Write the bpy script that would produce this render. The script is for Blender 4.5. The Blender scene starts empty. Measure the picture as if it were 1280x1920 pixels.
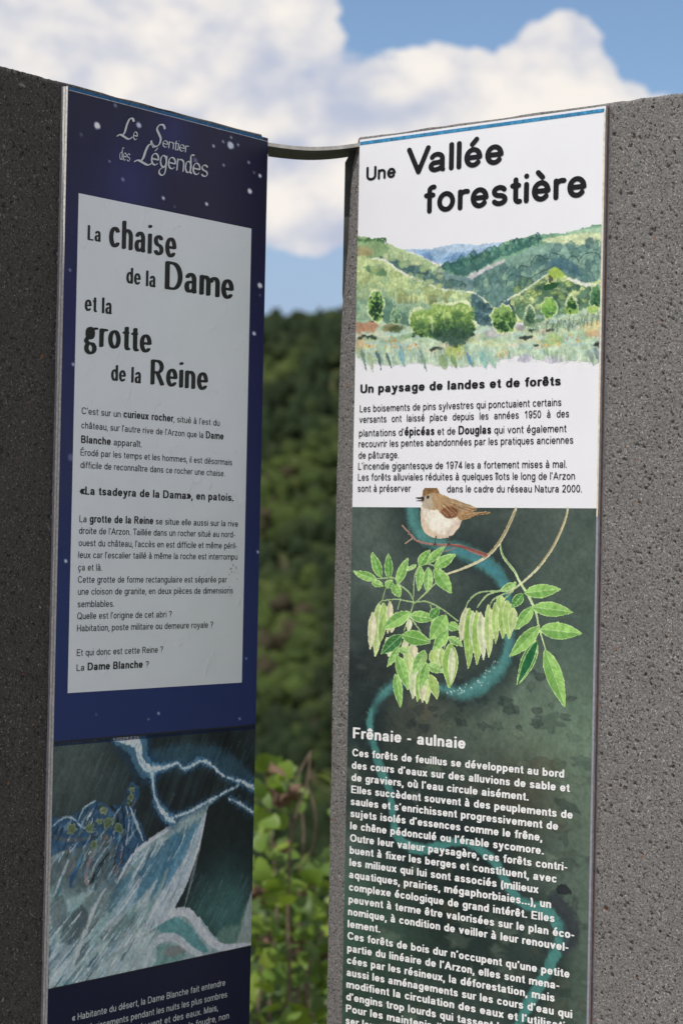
import bpy, math, random
import numpy as np
from mathutils import Matrix, Vector

scene = bpy.context.scene
COL = scene.collection
rnd = random.Random(7)
rng = np.random.default_rng(11)

# ------------------------------------------------------------------ camera, sky, sun, exposure
S = 0.0006                       # metres per drawing unit (the panels are 575 units = 0.345 m wide)
EYE = 1.62
cam = bpy.data.cameras.new('camera')
cam.sensor_fit = 'HORIZONTAL'; cam.sensor_width = 24.0
cam.lens = 24.0 * 4491.1 / 1280.0
cam.clip_start = 0.05; cam.clip_end = 9000
cam.dof.use_dof = True; cam.dof.focus_distance = 2.56; cam.dof.aperture_fstop = 8.6
cam_ob = bpy.data.objects.new('camera', cam); COL.objects.link(cam_ob)
RR = ((0.999788, -0.000288, 0.020586), (0.0, 0.999902, 0.013980), (-0.020588, -0.013977, 0.999690))
cam_ob.matrix_world = Matrix(((RR[0][0], RR[2][0], -RR[1][0], 0),
                              (RR[0][1], RR[2][1], -RR[1][1], 0),
                              (RR[0][2], RR[2][2], -RR[1][2], EYE),
                              (0, 0, 0, 1)))
scene.camera = cam_ob

SUN_EL = math.radians(57)
SUN_V = Vector((-0.616 * math.cos(SUN_EL), -0.788 * math.cos(SUN_EL), math.sin(SUN_EL)))
SUN_AZ = math.atan2(SUN_V.x, SUN_V.y)
sl = bpy.data.lights.new('sun', 'SUN'); sl.energy = 3.4; sl.angle = math.radians(0.5)
sl.color = (1.0, 0.955, 0.89)
sun = bpy.data.objects.new('sun', sl); COL.objects.link(sun)
sun.rotation_euler = SUN_V.to_track_quat('Z', 'Y').to_euler()
scene.view_settings.view_transform = 'Standard'; scene.view_settings.look = 'None'
scene.view_settings.exposure = 0.0; scene.view_settings.gamma = 1.0
scene.view_settings.use_curve_mapping = False

def s2l(c):
    c = np.asarray(c, dtype=float)
    return np.where(c <= 0.04045, c / 12.92, ((c + 0.055) / 1.055) ** 2.4)

def px_dir(x, y):                # direction in the sky of a point of the sky as seen from the viewpoint
    v = np.array([(x - 640) / 4491.1, 1.0, -(y - 960) / 4491.1])
    w = np.array(RR).T @ v
    return w / np.linalg.norm(w)

class NT:                        # little node-tree builder
    def __init__(s, tree): s.t = tree; s.n = tree.nodes; s.l = tree.links
    def new(s, typ, **kw):
        n = s.n.new(typ)
        for k, v in kw.items(): setattr(n, k, v)
        return n
    def put(s, sock, v):
        if hasattr(v, 'is_linked') or hasattr(v, 'links'): s.l.new(v, sock)
        else: sock.default_value = v
    def math(s, op, a, b=0.0, c=None, clamp=False):
        n = s.new('ShaderNodeMath', operation=op, use_clamp=clamp)
        s.put(n.inputs[0], a); s.put(n.inputs[1], b)
        if c is not None: s.put(n.inputs[2], c)
        return n.outputs[0]
    def noise(s, vec, scale, detail=4, rough=0.55, dist=0.0):
        n = s.new('ShaderNodeTexNoise'); s.put(n.inputs['Vector'], vec)
        n.inputs['Scale'].default_value = scale; n.inputs['Detail'].default_value = detail
        n.inputs['Roughness'].default_value = rough; n.inputs['Distortion'].default_value = dist
        return n.outputs['Fac']
    def ramp(s, fac, stops, interp='LINEAR'):
        n = s.new('ShaderNodeValToRGB'); n.color_ramp.interpolation = interp
        e = n.color_ramp.elements
        while len(e) < len(stops): e.new(0.5)
        for i, (p, c) in enumerate(stops):
            e[i].position = p
            e[i].color = (c, c, c, 1) if isinstance(c, (int, float)) else (*c, 1)
        s.put(n.inputs[0], fac); return n.outputs[0]
    def mix(s, fac, a, b, blend='MIX'):
        n = s.new('ShaderNodeMix', data_type='RGBA', blend_type=blend)
        s.put(n.inputs[0], fac)
        for k, v in ((6, a), (7, b)):
            if isinstance(v, tuple) and len(v) == 3: v = (*v, 1)
            s.put(n.inputs[k], v)
        return n.outputs[2]

world = bpy.data.worlds.new('World'); scene.world = world; world.use_nodes = True
w = NT(world.node_tree); w.n.clear()
tc = w.new('ShaderNodeTexCoord'); D = tc.outputs['Generated']
sky = w.new('ShaderNodeTexSky', sky_type='NISHITA', sun_disc=False)
sky.sun_elevation = SUN_EL; sky.sun_rotation = SUN_AZ
sky.altitude = 900; sky.air_density = 1.0; sky.dust_density = 0.25; sky.ozone_density = 3.0
bg1 = w.new('ShaderNodeBackground'); bg1.inputs[1].default_value = 0.115
w.l.new(sky.outputs[0], bg1.inputs[0])
mp = w.new('ShaderNodeMapping'); mp.inputs['Scale'].default_value = (1, 1, 1.5)
mp.inputs['Location'].default_value = (3.1, 0.4, 1.7)
w.l.new(D, mp.inputs[0])
n_big = w.noise(mp.outputs[0], 5.5, 3, 0.5)
n_mid = w.noise(mp.outputs[0], 17.0, 7, 0.56, 0.15)
n_fine = w.noise(mp.outputs[0], 34.0, 5, 0.5, 0.1)
n_edge = w.noise(mp.outputs[0], 75.0, 6, 0.6)
# puffs (x, y, radius, weight): weight > 0 cloud, < 0 open blue
PUFFS = [(350, 60, 330, .7), (150, 130, 330, .6), (560, 120, 130, .22), (700, 60, 110, -.75), (850, -20, 150, -.85), (770, 10, 90, -.4),
         (960, -10, 120, -.7), (1200, 20, 130, -.95), (1290, 90, 90, -.55), (1160, 60, 60, -.3), (910, 55, 50, -.35),
         (1050, 70, 85, .95), (1110, 110, 80, .45), (850, 130, 110, .60), (740, 130, 90, .50),
         (960, 170, 140, .5), (1230, 190, 80, .55), (574, 128, 22, -.34),
         (560, 380, 140, .6), (680, 420, 130, .4), (570, 600, 110, -1.1), (700, 560, 110, -1.0), (450, 560, 110, -1.0)]
acc = w.math('MULTIPLY_ADD', n_big, 1.0, 0.07)
for (x, y, r, wt) in PUFFS:
    d = w.new('ShaderNodeVectorMath', operation='DISTANCE'); w.l.new(D, d.inputs[0])
    d.inputs[1].default_value = px_dir(x, y)
    q = w.math('DIVIDE', d.outputs['Value'], r / 4491.0 * 1.5)
    q = w.math('SUBTRACT', 1.0, q, clamp=True)
    q = w.math('SMOOTH_MIN', q, 0.75, 0.3)
    acc = w.math('MULTIPLY_ADD', q, wt, acc)
acc = w.math('ADD', acc, w.math('MULTIPLY', w.math('SUBTRACT', n_mid, 0.5), 1.0))
acc = w.math('ADD', acc, w.math('MULTIPLY', w.math('SUBTRACT', n_edge, 0.5), 0.75))
cover = w.ramp(acc, [(0.46, 0.0), (0.58, 0.95), (0.9, 1.0)], 'EASE')
shade = w.math('ADD', w.math('MULTIPLY', n_fine, 0.30), w.math('MULTIPLY', n_mid, 0.80))
shade = w.math('ADD', shade, w.math('MULTIPLY', w.math('SUBTRACT', n_edge, 0.5), 0.20))
ccol = w.ramp(shade, [(0.37, (0.49, 0.53, 0.65)), (0.465, (0.63, 0.64, 0.70)), (0.53, (0.76, 0.74, 0.74)), (0.62, (0.89, 0.84, 0.79))])
sxyz = w.new('ShaderNodeSeparateXYZ'); w.l.new(D, sxyz.inputs[0])
veil = w.ramp(w.math('ADD', sxyz.outputs['Z'], w.math('MULTIPLY', w.math('SUBTRACT', n_mid, 0.5), 0.05)), [(0.02, 0.9), (0.10, 0.7), (0.165, 0.0)])
bg2 = w.new('ShaderNodeBackground'); w.l.new(ccol, bg2.inputs[0]); bg2.inputs[1].default_value = 1.06
bgv = w.new('ShaderNodeBackground'); bgv.inputs[0].default_value = (0.36, 0.46, 0.64, 1)
mixv = w.new('ShaderNodeMixShader'); w.l.new(veil, mixv.inputs[0]); w.l.new(bg1.outputs[0], mixv.inputs[1]); w.l.new(bgv.outputs[0], mixv.inputs[2])
mixs = w.new('ShaderNodeMixShader'); w.l.new(cover, mixs.inputs[0])
w.l.new(mixv.outputs[0], mixs.inputs[1]); w.l.new(bg2.outputs[0], mixs.inputs[2])
wo = w.new('ShaderNodeOutputWorld'); w.l.new(mixs.outputs[0], wo.inputs[0])

# ------------------------------------------------------------------ materials
def material(name):
    m = bpy.data.materials.new(name); m.use_nodes = True
    t = NT(m.node_tree); b = t.n['Principled BSDF']
    return m, t, b

def flat_mat(name, col, rough=0.6, metal=0.0, spec=0.5, var=0.08, scale=60.0, bump=0.0):
    m, t, b = material(name)
    c = t.new('ShaderNodeTexCoord').outputs['Object']
    n = t.noise(c, scale, 5)
    lo = tuple(max(0, k * (1 - var * 2)) for k in col); hi = tuple(min(1, k * (1 + var * 2)) for k in col)
    t.l.new(t.ramp(n, [(0.3, lo), (0.7, hi)]), b.inputs['Base Color'])
    b.inputs['Roughness'].default_value = rough; b.inputs['Metallic'].default_value = metal
    b.inputs['Specular IOR Level'].default_value = spec
    if bump:
        bp = t.new('ShaderNodeBump'); bp.inputs['Strength'].default_value = 0.5
        bp.inputs['Distance'].default_value = bump
        t.l.new(n, bp.inputs['Height']); t.l.new(bp.outputs[0], b.inputs['Normal'])
    return m

def stone_mat(name, base, speck):
    m, t, b = material(name)
    c = t.new('ShaderNodeTexCoord').outputs['Object']
    n1 = t.noise(c, 620, 2, 0.5); n2 = t.noise(c, 330, 4, 0.75); n4 = t.noise(c, 470, 2, 0.5, 0.6); n3 = t.noise(c, 14, 4)
    k = lambda f: tuple(f * v for v in base)
    col = t.ramp(n2, [(0.33, k(0.35)), (0.42, k(0.86)), (0.56, k(1.12)), (0.70, k(1.7))])
    col = t.mix(t.ramp(n1, [(0.64, 0.0), (0.69, 1.0)]), col, speck)
    col = t.mix(t.ramp(n3, [(0.35, 0.0), (0.7, 0.35)]), col, k(0.75))
    col = t.mix(t.ramp(n4, [(0.36, 0.95), (0.395, 0.0)]), col, k(0.10))
    col = t.mix(t.ramp(t.noise(c, 300, 2, 0.5, 0.8), [(0.31, 0.9), (0.345, 0.0)]), col, k(0.12))
    rust = t.noise(c, 120, 2, 0.5)
    col = t.mix(t.ramp(rust, [(0.715, 0.0), (0.74, 0.85)]), col, (0.24, 0.095, 0.04))
    pale = t.noise(c, 75, 3, 0.6, 0.4)
    col = t.mix(t.ramp(pale, [(0.70, 0.0), (0.76, 0.5)]), col, (0.42, 0.41, 0.40))
    t.l.new(col, b.inputs['Base Color'])
    b.inputs['Roughness'].default_value = 0.85; b.inputs['Specular IOR Level'].default_value = 0.3
    bp = t.new('ShaderNodeBump'); bp.inputs['Strength'].default_value = 0.9; bp.inputs['Distance'].default_value = 0.0008
    t.l.new(t.math('ADD', n1, n2), bp.inputs['Height']); t.l.new(bp.outputs[0], b.inputs['Normal'])
    return m

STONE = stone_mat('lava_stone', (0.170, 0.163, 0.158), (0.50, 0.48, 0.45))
DARK_STONE = stone_mat('dark_lava_stone', (0.054, 0.051, 0.048), (0.30, 0.28, 0.26))  # same stone recipe with a darker base and specks, for the left slab

def print_mat(name, rough=0.38, coat=0.0, grain=0.05):
    """laminated print: colour comes from the sheet's colour attribute"""
    m, t, b = material(name)
    a = t.new('ShaderNodeAttribute', attribute_name='Col').outputs['Color']
    c = t.new('ShaderNodeTexCoord').outputs['Object']
    g = t.noise(c, 700, 3, 0.6)
    v = t.ramp(g, [(0.3, 1 - grain * 2), (0.7, 1.0)])
    t.l.new(t.mix(1.0, a, v, 'MULTIPLY'), b.inputs['Base Color'])
    n = t.noise(c, 25, 2)
    t.l.new(t.ramp(n, [(0.3, rough), (0.7, rough + 0.08)]), b.inputs['Roughness'])
    b.inputs['Specular IOR Level'].default_value = 0.22
    b.inputs['Coat Weight'].default_value = coat; b.inputs['Coat Roughness'].default_value = 0.18
    bp = t.new('ShaderNodeBump'); bp.inputs['Strength'].default_value = 0.25; bp.inputs['Distance'].default_value = 0.0006
    t.l.new(t.noise(c, 60, 2), bp.inputs['Height']); t.l.new(bp.outputs[0], b.inputs['Normal'])
    return m

PRINT = print_mat('laminated_print')
PRINT_MATT = print_mat('laminated_print_art', 0.42, 0.0, 0.035)
BLACK_INK = flat_mat('black_ink', (0.010, 0.010, 0.013), 0.45, spec=0.25, var=0.05)
WHITE_INK = flat_mat('white_ink', (0.80, 0.80, 0.80), 0.42, var=0.02)
SILVER_INK = flat_mat('silver_ink', (0.52, 0.55, 0.58), 0.42, var=0.04)

# ------------------------------------------------------------------ object helpers
def thing(name, label, cat, loc=(0, 0, 0), rz=0.0, group=None):
    o = bpy.data.objects.new(name, None); COL.objects.link(o)
    o.location = loc; o.rotation_euler = (0, 0, rz); o.empty_display_size = 0.1
    o['label'] = label; o['category'] = cat
    if group: o['group'] = group
    return o

def link(name, me, parent=None, loc=(0, 0, 0), label=None):
    o = bpy.data.objects.new(name, me); COL.objects.link(o); o.location = loc
    if parent is not None: o.parent = parent
    if label: o['label'] = label
    return o

def mesh(name, verts, faces, mat, smooth=False):
    me = bpy.data.meshes.new(name)
    me.from_pydata([tuple(map(float, v)) for v in verts], [], faces)
    me.materials.append(mat)
    if smooth: me.polygons.foreach_set('use_smooth', [True] * len(me.polygons))
    me.update(); return me

def grid_mesh(name, P, mat, colors=None, keep=None, smooth=False):
    """P (rows, cols, 3) -> quad sheet; rows go down, cols to the right, front is -y"""
    h, wd = P.shape[:2]
    idx = np.arange(h * wd).reshape(h, wd)
    q = np.stack([idx[:-1, :-1], idx[1:, :-1], idx[1:, 1:], idx[:-1, 1:]], -1)
    if keep is not None: q = q[keep]
    q = q.reshape(-1, 4)
    me = bpy.data.meshes.new(name)
    me.vertices.add(h * wd); me.vertices.foreach_set('co', P.reshape(-1).astype(np.float32))
    me.loops.add(q.size); me.loops.foreach_set('vertex_index', q.reshape(-1).astype(np.int32))
    me.polygons.add(len(q)); me.polygons.foreach_set('loop_start', (np.arange(len(q)) * 4).astype(np.int32))
    if smooth: me.polygons.foreach_set('use_smooth', np.ones(len(q), bool))
    me.update(calc_edges=True)
    if colors is not None:
        a = me.color_attributes.new('Col', 'FLOAT_COLOR', 'POINT')
        c4 = np.ones((h * wd, 4), np.float32); c4[:, :3] = colors.reshape(-1, 3)
        a.data.foreach_set('color', c4.reshape(-1))
    me.materials.append(mat); return me

def box(name, x0, x1, y0, y1, z0, z1, mat, parent, label=None):
    v = [(x, y, z) for x in (x0, x1) for y in (y0, y1) for z in (z0, z1)]
    f = [(0, 1, 3, 2), (4, 6, 7, 5), (0, 4, 5, 1), (2, 3, 7, 6), (0, 2, 6, 4), (1, 5, 7, 3)]
    return link(name, mesh(name, v, f, mat), parent, label=label)

# ------------------------------------------------------------------ noise on arrays
def vnoise(x, y, seed=0):
    xi = np.floor(x).astype(np.int64); yi = np.floor(y).astype(np.int64)
    fx = x - xi; fy = y - yi
    fx = fx * fx * (3 - 2 * fx); fy = fy * fy * (3 - 2 * fy)
    def hsh(a, b):
        n = (a * 374761393 + b * 668265263 + seed * 1442695041) & 0xffffffff
        n = ((n ^ (n >> 13)) * 1274126177) & 0xffffffff
        return ((n ^ (n >> 16)) & 0xffff) / 65535.0
    return ((hsh(xi, yi) * (1 - fx) + hsh(xi + 1, yi) * fx) * (1 - fy)
            + (hsh(xi, yi + 1) * (1 - fx) + hsh(xi + 1, yi + 1) * fx) * fy)

def fbm(x, y, octs=4, seed=0):
    t = 0; a = 0.5; tot = 0
    for k in range(octs):
        t = t + a * vnoise(x * 2 ** k, y * 2 ** k, seed + k * 17); tot += a; a *= 0.5
    return t / tot

# ------------------------------------------------------------------ the two stone steles
A_L = math.radians(56.054); A_R = math.radians(43.333)
TOP = EYE + 763.0 * S
W = 575.3 * S
T = 0.0085                          # thickness of a panel on its stone face
stele_l = thing('stone_stele', 'dark lava stone slab carrying the shaded navy blue panel with the storm picture', 'stele',
                (-473.97 * S, 4013.84 * S, 0), A_L)
stele_r = thing('stone_stele', 'grey sunlit lava stone slab carrying the white and dark green forest panel', 'stele',
                (20.25 * S, 4488.61 * S, 0), -A_R)

def pit_field(nu, nv, cell, n, rmin, rmax, dep, seed):
    g = np.random.default_rng(seed); Hh = np.zeros((nv, nu))
    for _ in range(n):
        r = rmin * (rmax / rmin) ** (g.random() ** 3.6); e = g.uniform(0.45, 1.0); th = g.uniform(0, math.pi)
        cu = g.uniform(0, nu); cv = g.uniform(0, nv); k = int(r / cell * 1.6) + 2
        a0, a1 = max(0, int(cu) - k), min(nu, int(cu) + k + 1); b0, b1 = max(0, int(cv) - k), min(nv, int(cv) + k + 1)
        if a1 <= a0 or b1 <= b0: continue
        X, Y = np.meshgrid((np.arange(a0, a1) - cu) * cell, (np.arange(b0, b1) - cv) * cell)
        xr = X * math.cos(th) + Y * math.sin(th); yr = (-X * math.sin(th) + Y * math.cos(th)) / e
        q = np.sqrt(xr * xr + yr * yr) / r + 0.35 * (vnoise(X / r * 1.3 + cu, Y / r * 1.3 + cv, seed) - .5)
        d = np.clip(1.15 - q, 0, 1); d = np.minimum(d * 2.2, 1) * r * dep
        Hh[b0:b1, a0:a1] = np.maximum(Hh[b0:b1, a0:a1], d)
    return Hh

def slab(parent, us_fine, mat, seed, thick=0.14, margin=None):
    """front face of the slab as a fine relief; u to the right, v down from the top, both in drawing units"""
    cell = 1.75
    cols = []
    for (a, b, fine) in us_fine:
        n = max(2, int((b - a) / (cell if fine else 40)) + 1)
        cols += list(np.linspace(a, b, n, endpoint=False))
    cols.append(us_fine[-1][1]); cols = np.array(cols)
    vt = -9.0
    rows = np.concatenate([[vt, vt + .6, vt + 1.4, vt + 2.4], np.arange(vt + 4, 1740, cell), np.linspace(1750, TOP / S + 60, 12)])
    U, V = np.meshgrid(cols, rows)
    rough = (fbm(U / 5, V / 5, 3, seed) - .5) * 1.1 + (fbm(U / 40, V / 40, 2, seed + 5) - .5) * 2.2
    nu, nv = len(cols), len(rows)
    pits = pit_field(nu, nv, cell, int(nu * nv * 0.030), 1.1, 4.0, 1.25, seed)
    chips = np.clip(fbm(U / 2.3, V / 2.3, 2, seed + 9) - 0.56, 0, 1) * 7
    Y = pits + chips * 0.30 + rough * 0.55                    # + = into the stone
    # worn arris along the top
    tb = np.clip(1 - (V - vt) / 7.0, 0, 1)
    wear = 1.5 + 5.0 * np.clip(fbm(U / 22, V * 0, 3, seed + 3) - 0.42, 0, 1) * 2.0
    Y = Y + tb ** 1.6 * wear * 1.6
    Vz = V + np.where(V < vt + 1, 1, 0) * (fbm(U / 8, V * 0 + 2, 3, seed + 4) - 0.3) * 2.2
    X = U.copy()
    if margin is not None: X, Y = margin(U, V, X, Y)
    P = np.stack([X * S, T + Y * S, TOP - Vz * S], -1)
    me = grid_mesh('stone_slab', P, mat)
    o = link('stone_slab', me, parent)
    # the rest of the block: sides, top and back joined onto the relief's border
    bm_v = []; bm_f = []
    border = [(0, j) for j in range(nu)] + [(i, nu - 1) for i in range(1, nv)] + [(nv - 1, j) for j in range(nu - 2, -1, -1)] + [(i, 0) for i in range(nv - 2, 0, -1)]
    for (i, j) in border: bm_v.append(tuple(P[i, j]))
    for (i, j) in border: bm_v.append((P[i, j, 0] + 0.0, T + thick, P[i, j, 2]))
    n = len(border)
    for k in range(n): bm_f.append((k, (k + 1) % n, n + (k + 1) % n, n + k))
    bm_f.append(tuple(range(n, 2 * n)))
    link('slab_body', mesh('slab_body', bm_v, bm_f, mat), parent)
    return o

slab(stele_l, [(-262, -5, True), (-5, 578, False)], DARK_STONE, 3)

def margin_right(U, V, X, Y):
    # the inner margin of the right slab is rounded and was cut back near the top
    vs = np.array([-20, 4, 45, 100, 185, 320, 460, 800, 1700, 4000]); ws = np.array([24, 28, 40, 44, 47, 60, 64, 65, 62, 62])
    wd = np.interp(V, vs, ws) + (fbm(V / 30, U * 0, 3, 8) - .5) * 2.0
    X = np.where(U < 0, U / 66.0 * wd, X)
    r = np.clip(-X / np.maximum(wd, 1), 0, 1)
    Y = Y * np.where(U < 0, 0.35, 1) + np.where(U < 0, 12 * (1 - np.sqrt(1 - r ** 2.6 * 0.98)), 0)
    return X, Y
slab(stele_r, [(-66, 4, True), (4, 572, False), (572, 812, True)], STONE, 21, margin=margin_right)

# ------------------------------------------------------------------ panels: sandwich board on the stone
EDGE_WHITE = flat_mat('board_edge_white', (0.62, 0.61, 0.60), 0.5, var=0.12, scale=300)
EDGE_BROWN = flat_mat('board_edge_glue', (0.16, 0.10, 0.075), 0.7, var=0.2, scale=300)
EDGE_GREY = flat_mat('board_edge_aluminium', (0.40, 0.40, 0.46), 0.35, 0.4, var=0.1, scale=200)
FACE_WHITE = flat_mat('board_face_white', (0.78, 0.785, 0.82), 0.36, var=0.008, scale=20)
BLUE_LINE = flat_mat('blue_edge_strip', (0.035, 0.22, 0.42), 0.45, var=0.25, scale=200)
BLUE_DARK = flat_mat('dark_blue_edge_strip', (0.010, 0.085, 0.20), 0.5, spec=.2, var=0.25, scale=200)
TORN = flat_mat('torn_film_edge', (0.66, 0.58, 0.45), 0.6, var=0.12, scale=200)
HP = 2050 * S                       # height of a panel

def board(parent, outer_x, sgn):
    p = bpy.data.objects.new('info_panel', None); COL.objects.link(p); p.parent = parent
    x0, x1 = (0.0, W)
    layers = [(0.0, 0.0027, EDGE_WHITE if sgn < 0 else EDGE_GREY, 'front_sheet', 0.0),
              (0.0027, 0.0036, EDGE_BROWN if sgn < 0 else EDGE_WHITE, 'glue_joint', 0.0006),
              (0.0036, 0.0062, EDGE_WHITE if sgn < 0 else EDGE_BROWN, 'core_sheet', 0.0002),
              (0.0062, 0.0069, EDGE_BROWN, 'glue_joint', 0.0008),
              (0.0069, T + 0.003, EDGE_GREY, 'back_sheet', 0.0001)]
    for (a, b, m, nm, ins) in layers:
        if sgn < 0: box(nm, x0 + ins, x1, a, b, TOP - HP, TOP, m, p)
        else: box(nm, x0, x1 - ins, a, b, TOP - HP, TOP, m, p)
    return p
panel_l = board(stele_l, 0, -1)
panel_r = board(stele_r, W, 1)
panel_l['label'] = 'blue panel about the rock chair and the queen cave'
panel_r['label'] = 'white and dark green panel about the forest valley'

def sheet(name, parent, u0, u1, v0, v1, y, mat, label=None):
    v = [(u0 * S, y, TOP - v0 * S), (u0 * S, y, TOP - v1 * S), (u1 * S, y, TOP - v1 * S), (u1 * S, y, TOP - v0 * S)]
    return link(name, mesh(name, v, [(0, 1, 2, 3)], mat), parent, label=label)

# trace frames: photograph-tracing coordinates of the flat artwork -> drawing units on its sheet
H_L = np.array([[1.3167946801558252, 0.029290498283035225, -172.42790201271103], [-0.22549660839574462, 0.8619217258942662, -109.55684419841997], [-0.00027221269494732796, -3.043271425231181e-06, 1.0]])
H_R = np.array([[1.6003645346352078, 0.03285407951612185, -1088.2039803919827], [0.16255593690716746, 1.1755257500688292, -417.1610049022107], [0.00024459376062541653, 8.66381041896854e-06, 1.0]])
def uv(H, x, y):
    q = H @ np.array([x, y, 1.0]); return q[0] / q[2], q[1] / q[2]

# ------------------------------------------------------------------ painting: flat print computed on a grid and stored as vertex colours
class Canvas:
    def __init__(s, H, ox, oy, k, u0, u1, v0, v1, cu, cv, base):
        s.H, s.ox, s.oy, s.k = H, ox, oy, k
        s.cu, s.cv, s.u0, s.v0 = cu, cv, u0, v0
        s.us = np.linspace(u0, u1, int((u1 - u0) / cu) + 1); s.vs = np.linspace(v0, v1, int((v1 - v0) / cv) + 1)
        s.cu = s.us[1] - s.us[0]; s.cv = s.vs[1] - s.vs[0]
        s.U, s.V = np.meshgrid(s.us, s.vs)
        s.C = np.ones((*s.U.shape, 3)) * np.array(base) / 255.0
        s.A = np.zeros(s.U.shape)
    def p(s, x, y): return uv(s.H, s.ox + x / s.k, s.oy + y / s.k)
    def P(s, pts): return np.array([s.p(*q) for q in pts])
    def win(s, u0, u1, v0, v1):
        a0 = int(max(0, (u0 - s.u0) / s.cu)); a1 = int(min(len(s.us), (u1 - s.u0) / s.cu + 2))
        b0 = int(max(0, (v0 - s.v0) / s.cv)); b1 = int(min(len(s.vs), (v1 - s.v0) / s.cv + 2))
        if a1 <= a0 or b1 <= b0: return None
        return slice(b0, b1), slice(a0, a1)
    def put(s, w, m, col, alpha):
        m = np.clip(m, 0, 1) * alpha; c = np.asarray(col, float) / 255.0
        s.C[w] = s.C[w] * (1 - m[..., None]) + c * m[..., None]
        s.A[w] = np.maximum(s.A[w], np.clip(m, 0, 1))
    def smooth(s, P, n=6, closed=True):
        P = np.asarray(P); N = len(P); out = []
        for i in range(N if closed else N - 1):
            g = (lambda j: P[j % N]) if closed else (lambda j: P[min(max(j, 0), N - 1)])
            p0, p1, p2, p3 = g(i - 1), g(i), g(i + 1), g(i + 2)
            for t in np.linspace(0, 1, n, endpoint=False):
                out.append(0.5 * ((2 * p1) + (-p0 + p2) * t + (2 * p0 - 5 * p1 + 4 * p2 - p3) * t * t + (-p0 + 3 * p1 - 3 * p2 + p3) * t ** 3))
        if not closed: out.append(P[-1])
        return np.array(out)
    def poly(s, pts, col, alpha=1.0, soft=1.2, warp=0.0, ws=8.0, edge=None, var=0.0, curve=True, raw=False, seed=0, col2=None):
        P = np.asarray(pts, float) if raw else s.P(pts)
        if curve: P = s.smooth(P)
        m = warp + soft + 3
        w = s.win(P[:, 0].min() - m, P[:, 0].max() + m, P[:, 1].min() - m, P[:, 1].max() + m)
        if w is None: return
        X, Y = s.U[w], s.V[w]
        if warp:
            X = X + (fbm(s.U[w] / ws, s.V[w] / ws, 3, seed) - .5) * 2 * warp
            Y = Y + (fbm(s.U[w] / ws + 31, s.V[w] / ws, 3, seed + 1) - .5) * 2 * warp
        d2 = np.full(X.shape, 1e9); ins = np.zeros(X.shape, bool)
        for (ax, ay), (bx, by) in zip(P, np.roll(P, -1, 0)):
            ex, ey = bx - ax, by - ay; L = ex * ex + ey * ey + 1e-9
            t = np.clip(((X - ax) * ex + (Y - ay) * ey) / L, 0, 1)
            d2 = np.minimum(d2, (X - ax - t * ex) ** 2 + (Y - ay - t * ey) ** 2)
            c = ((ay > Y) != (by > Y)) & (X < ex * (Y - ay) / (ey if abs(ey) > 1e-9 else 1e-9) + ax)
            ins ^= c
        d = np.sqrt(d2) * np.where(ins, 1, -1)
        mk = np.clip(d / soft + 0.5, 0, 1)
        cc = np.asarray(col, float)
        if col2 is not None:
            f = np.clip((Y - P[:, 1].min()) / max(1, np.ptp(P[:, 1])), 0, 1)[..., None]
            cc = cc * (1 - f) + np.asarray(col2, float) * f
        if var:
            n = (fbm(X / 9, Y / 9, 4, seed + 3) - .5)[..., None] * 2 * var * 255
            cc = cc + n * np.array([1, .95, .9])
        s.put(w, mk, np.broadcast_to(cc, (*mk.shape, 3)), alpha)
        if edge is not None:
            ec, ew = edge
            s.put(w, np.exp(-((d - ew * .5) / ew) ** 2) * (d > -soft), ec, alpha * 0.75)
    def stroke(s, pts, wd, col, alpha=1.0, soft=1.2, raw=False, curve=True, rag=0.0, seed=0):
        P = np.asarray(pts, float) if raw else s.P(pts)
        n0 = len(P)
        wds = np.interp(np.linspace(0, 1, n0), np.linspace(0, 1, len(wd)), wd) if hasattr(wd, '__len__') else np.full(n0, float(wd))
        if curve and n0 > 2:
            Q = s.smooth(np.column_stack([P, wds]), 5, False); P = Q[:, :2]; wds = Q[:, 2]
        m = max(wds) + soft * 2 + rag + 1
        w = s.win(P[:, 0].min() - m, P[:, 0].max() + m, P[:, 1].min() - m, P[:, 1].max() + m)
        if w is None: return
        X, Y = s.U[w], s.V[w]; best = np.full(X.shape, 1e9)
        for i in range(len(P) - 1):
            (ax, ay), (bx, by) = P[i], P[i + 1]; ex, ey = bx - ax, by - ay; L = ex * ex + ey * ey + 1e-9
            t = np.clip(((X - ax) * ex + (Y - ay) * ey) / L, 0, 1)
            best = np.minimum(best, np.hypot(X - ax - t * ex, Y - ay - t * ey) - (wds[i] * (1 - t) + wds[i + 1] * t) / 2)
        if rag: best = best + (fbm(X / 4, Y / 4, 2, seed) - .5) * 2 * rag
        s.put(w, np.clip(-best / soft + 0.5, 0, 1), col, alpha)
    def blob(s, x, y, rx, ry, col, alpha=0.8, edge=None, th=0.0, soft=1.5, warp=0.25, seed=0, raw=False):
        cx, cy = (x, y) if raw else s.p(x, y)
        if not raw:
            ax, _ = s.p(x + rx, y); _, by = s.p(x, y + ry); rx = abs(ax - cx); ry = abs(by - cy)
        R = max(rx, ry) * 1.6 + 3
        w = s.win(cx - R, cx + R, cy - R, cy + R)
        if w is None: return
        X, Y = s.U[w] - cx, s.V[w] - cy
        c, sn = math.cos(th), math.sin(th); X, Y = X * c + Y * sn, -X * sn + Y * c
        rr = np.hypot(X / rx, Y / ry)
        a = np.arctan2(Y / ry, X / rx)
        rr = rr * (1 + warp * (vnoise(a * 1.9 + seed * 3.1, rr * 0 + seed * 7.7, 5) - .5) * 2)
        d = (1 - rr) * min(rx, ry)
        mk = np.clip(d / soft + .5, 0, 1)
        s.put(w, mk, col, alpha)
        if edge is not None: s.put(w, np.exp(-((d - .6) / 1.1) ** 2), edge, alpha * 0.7)
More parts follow.
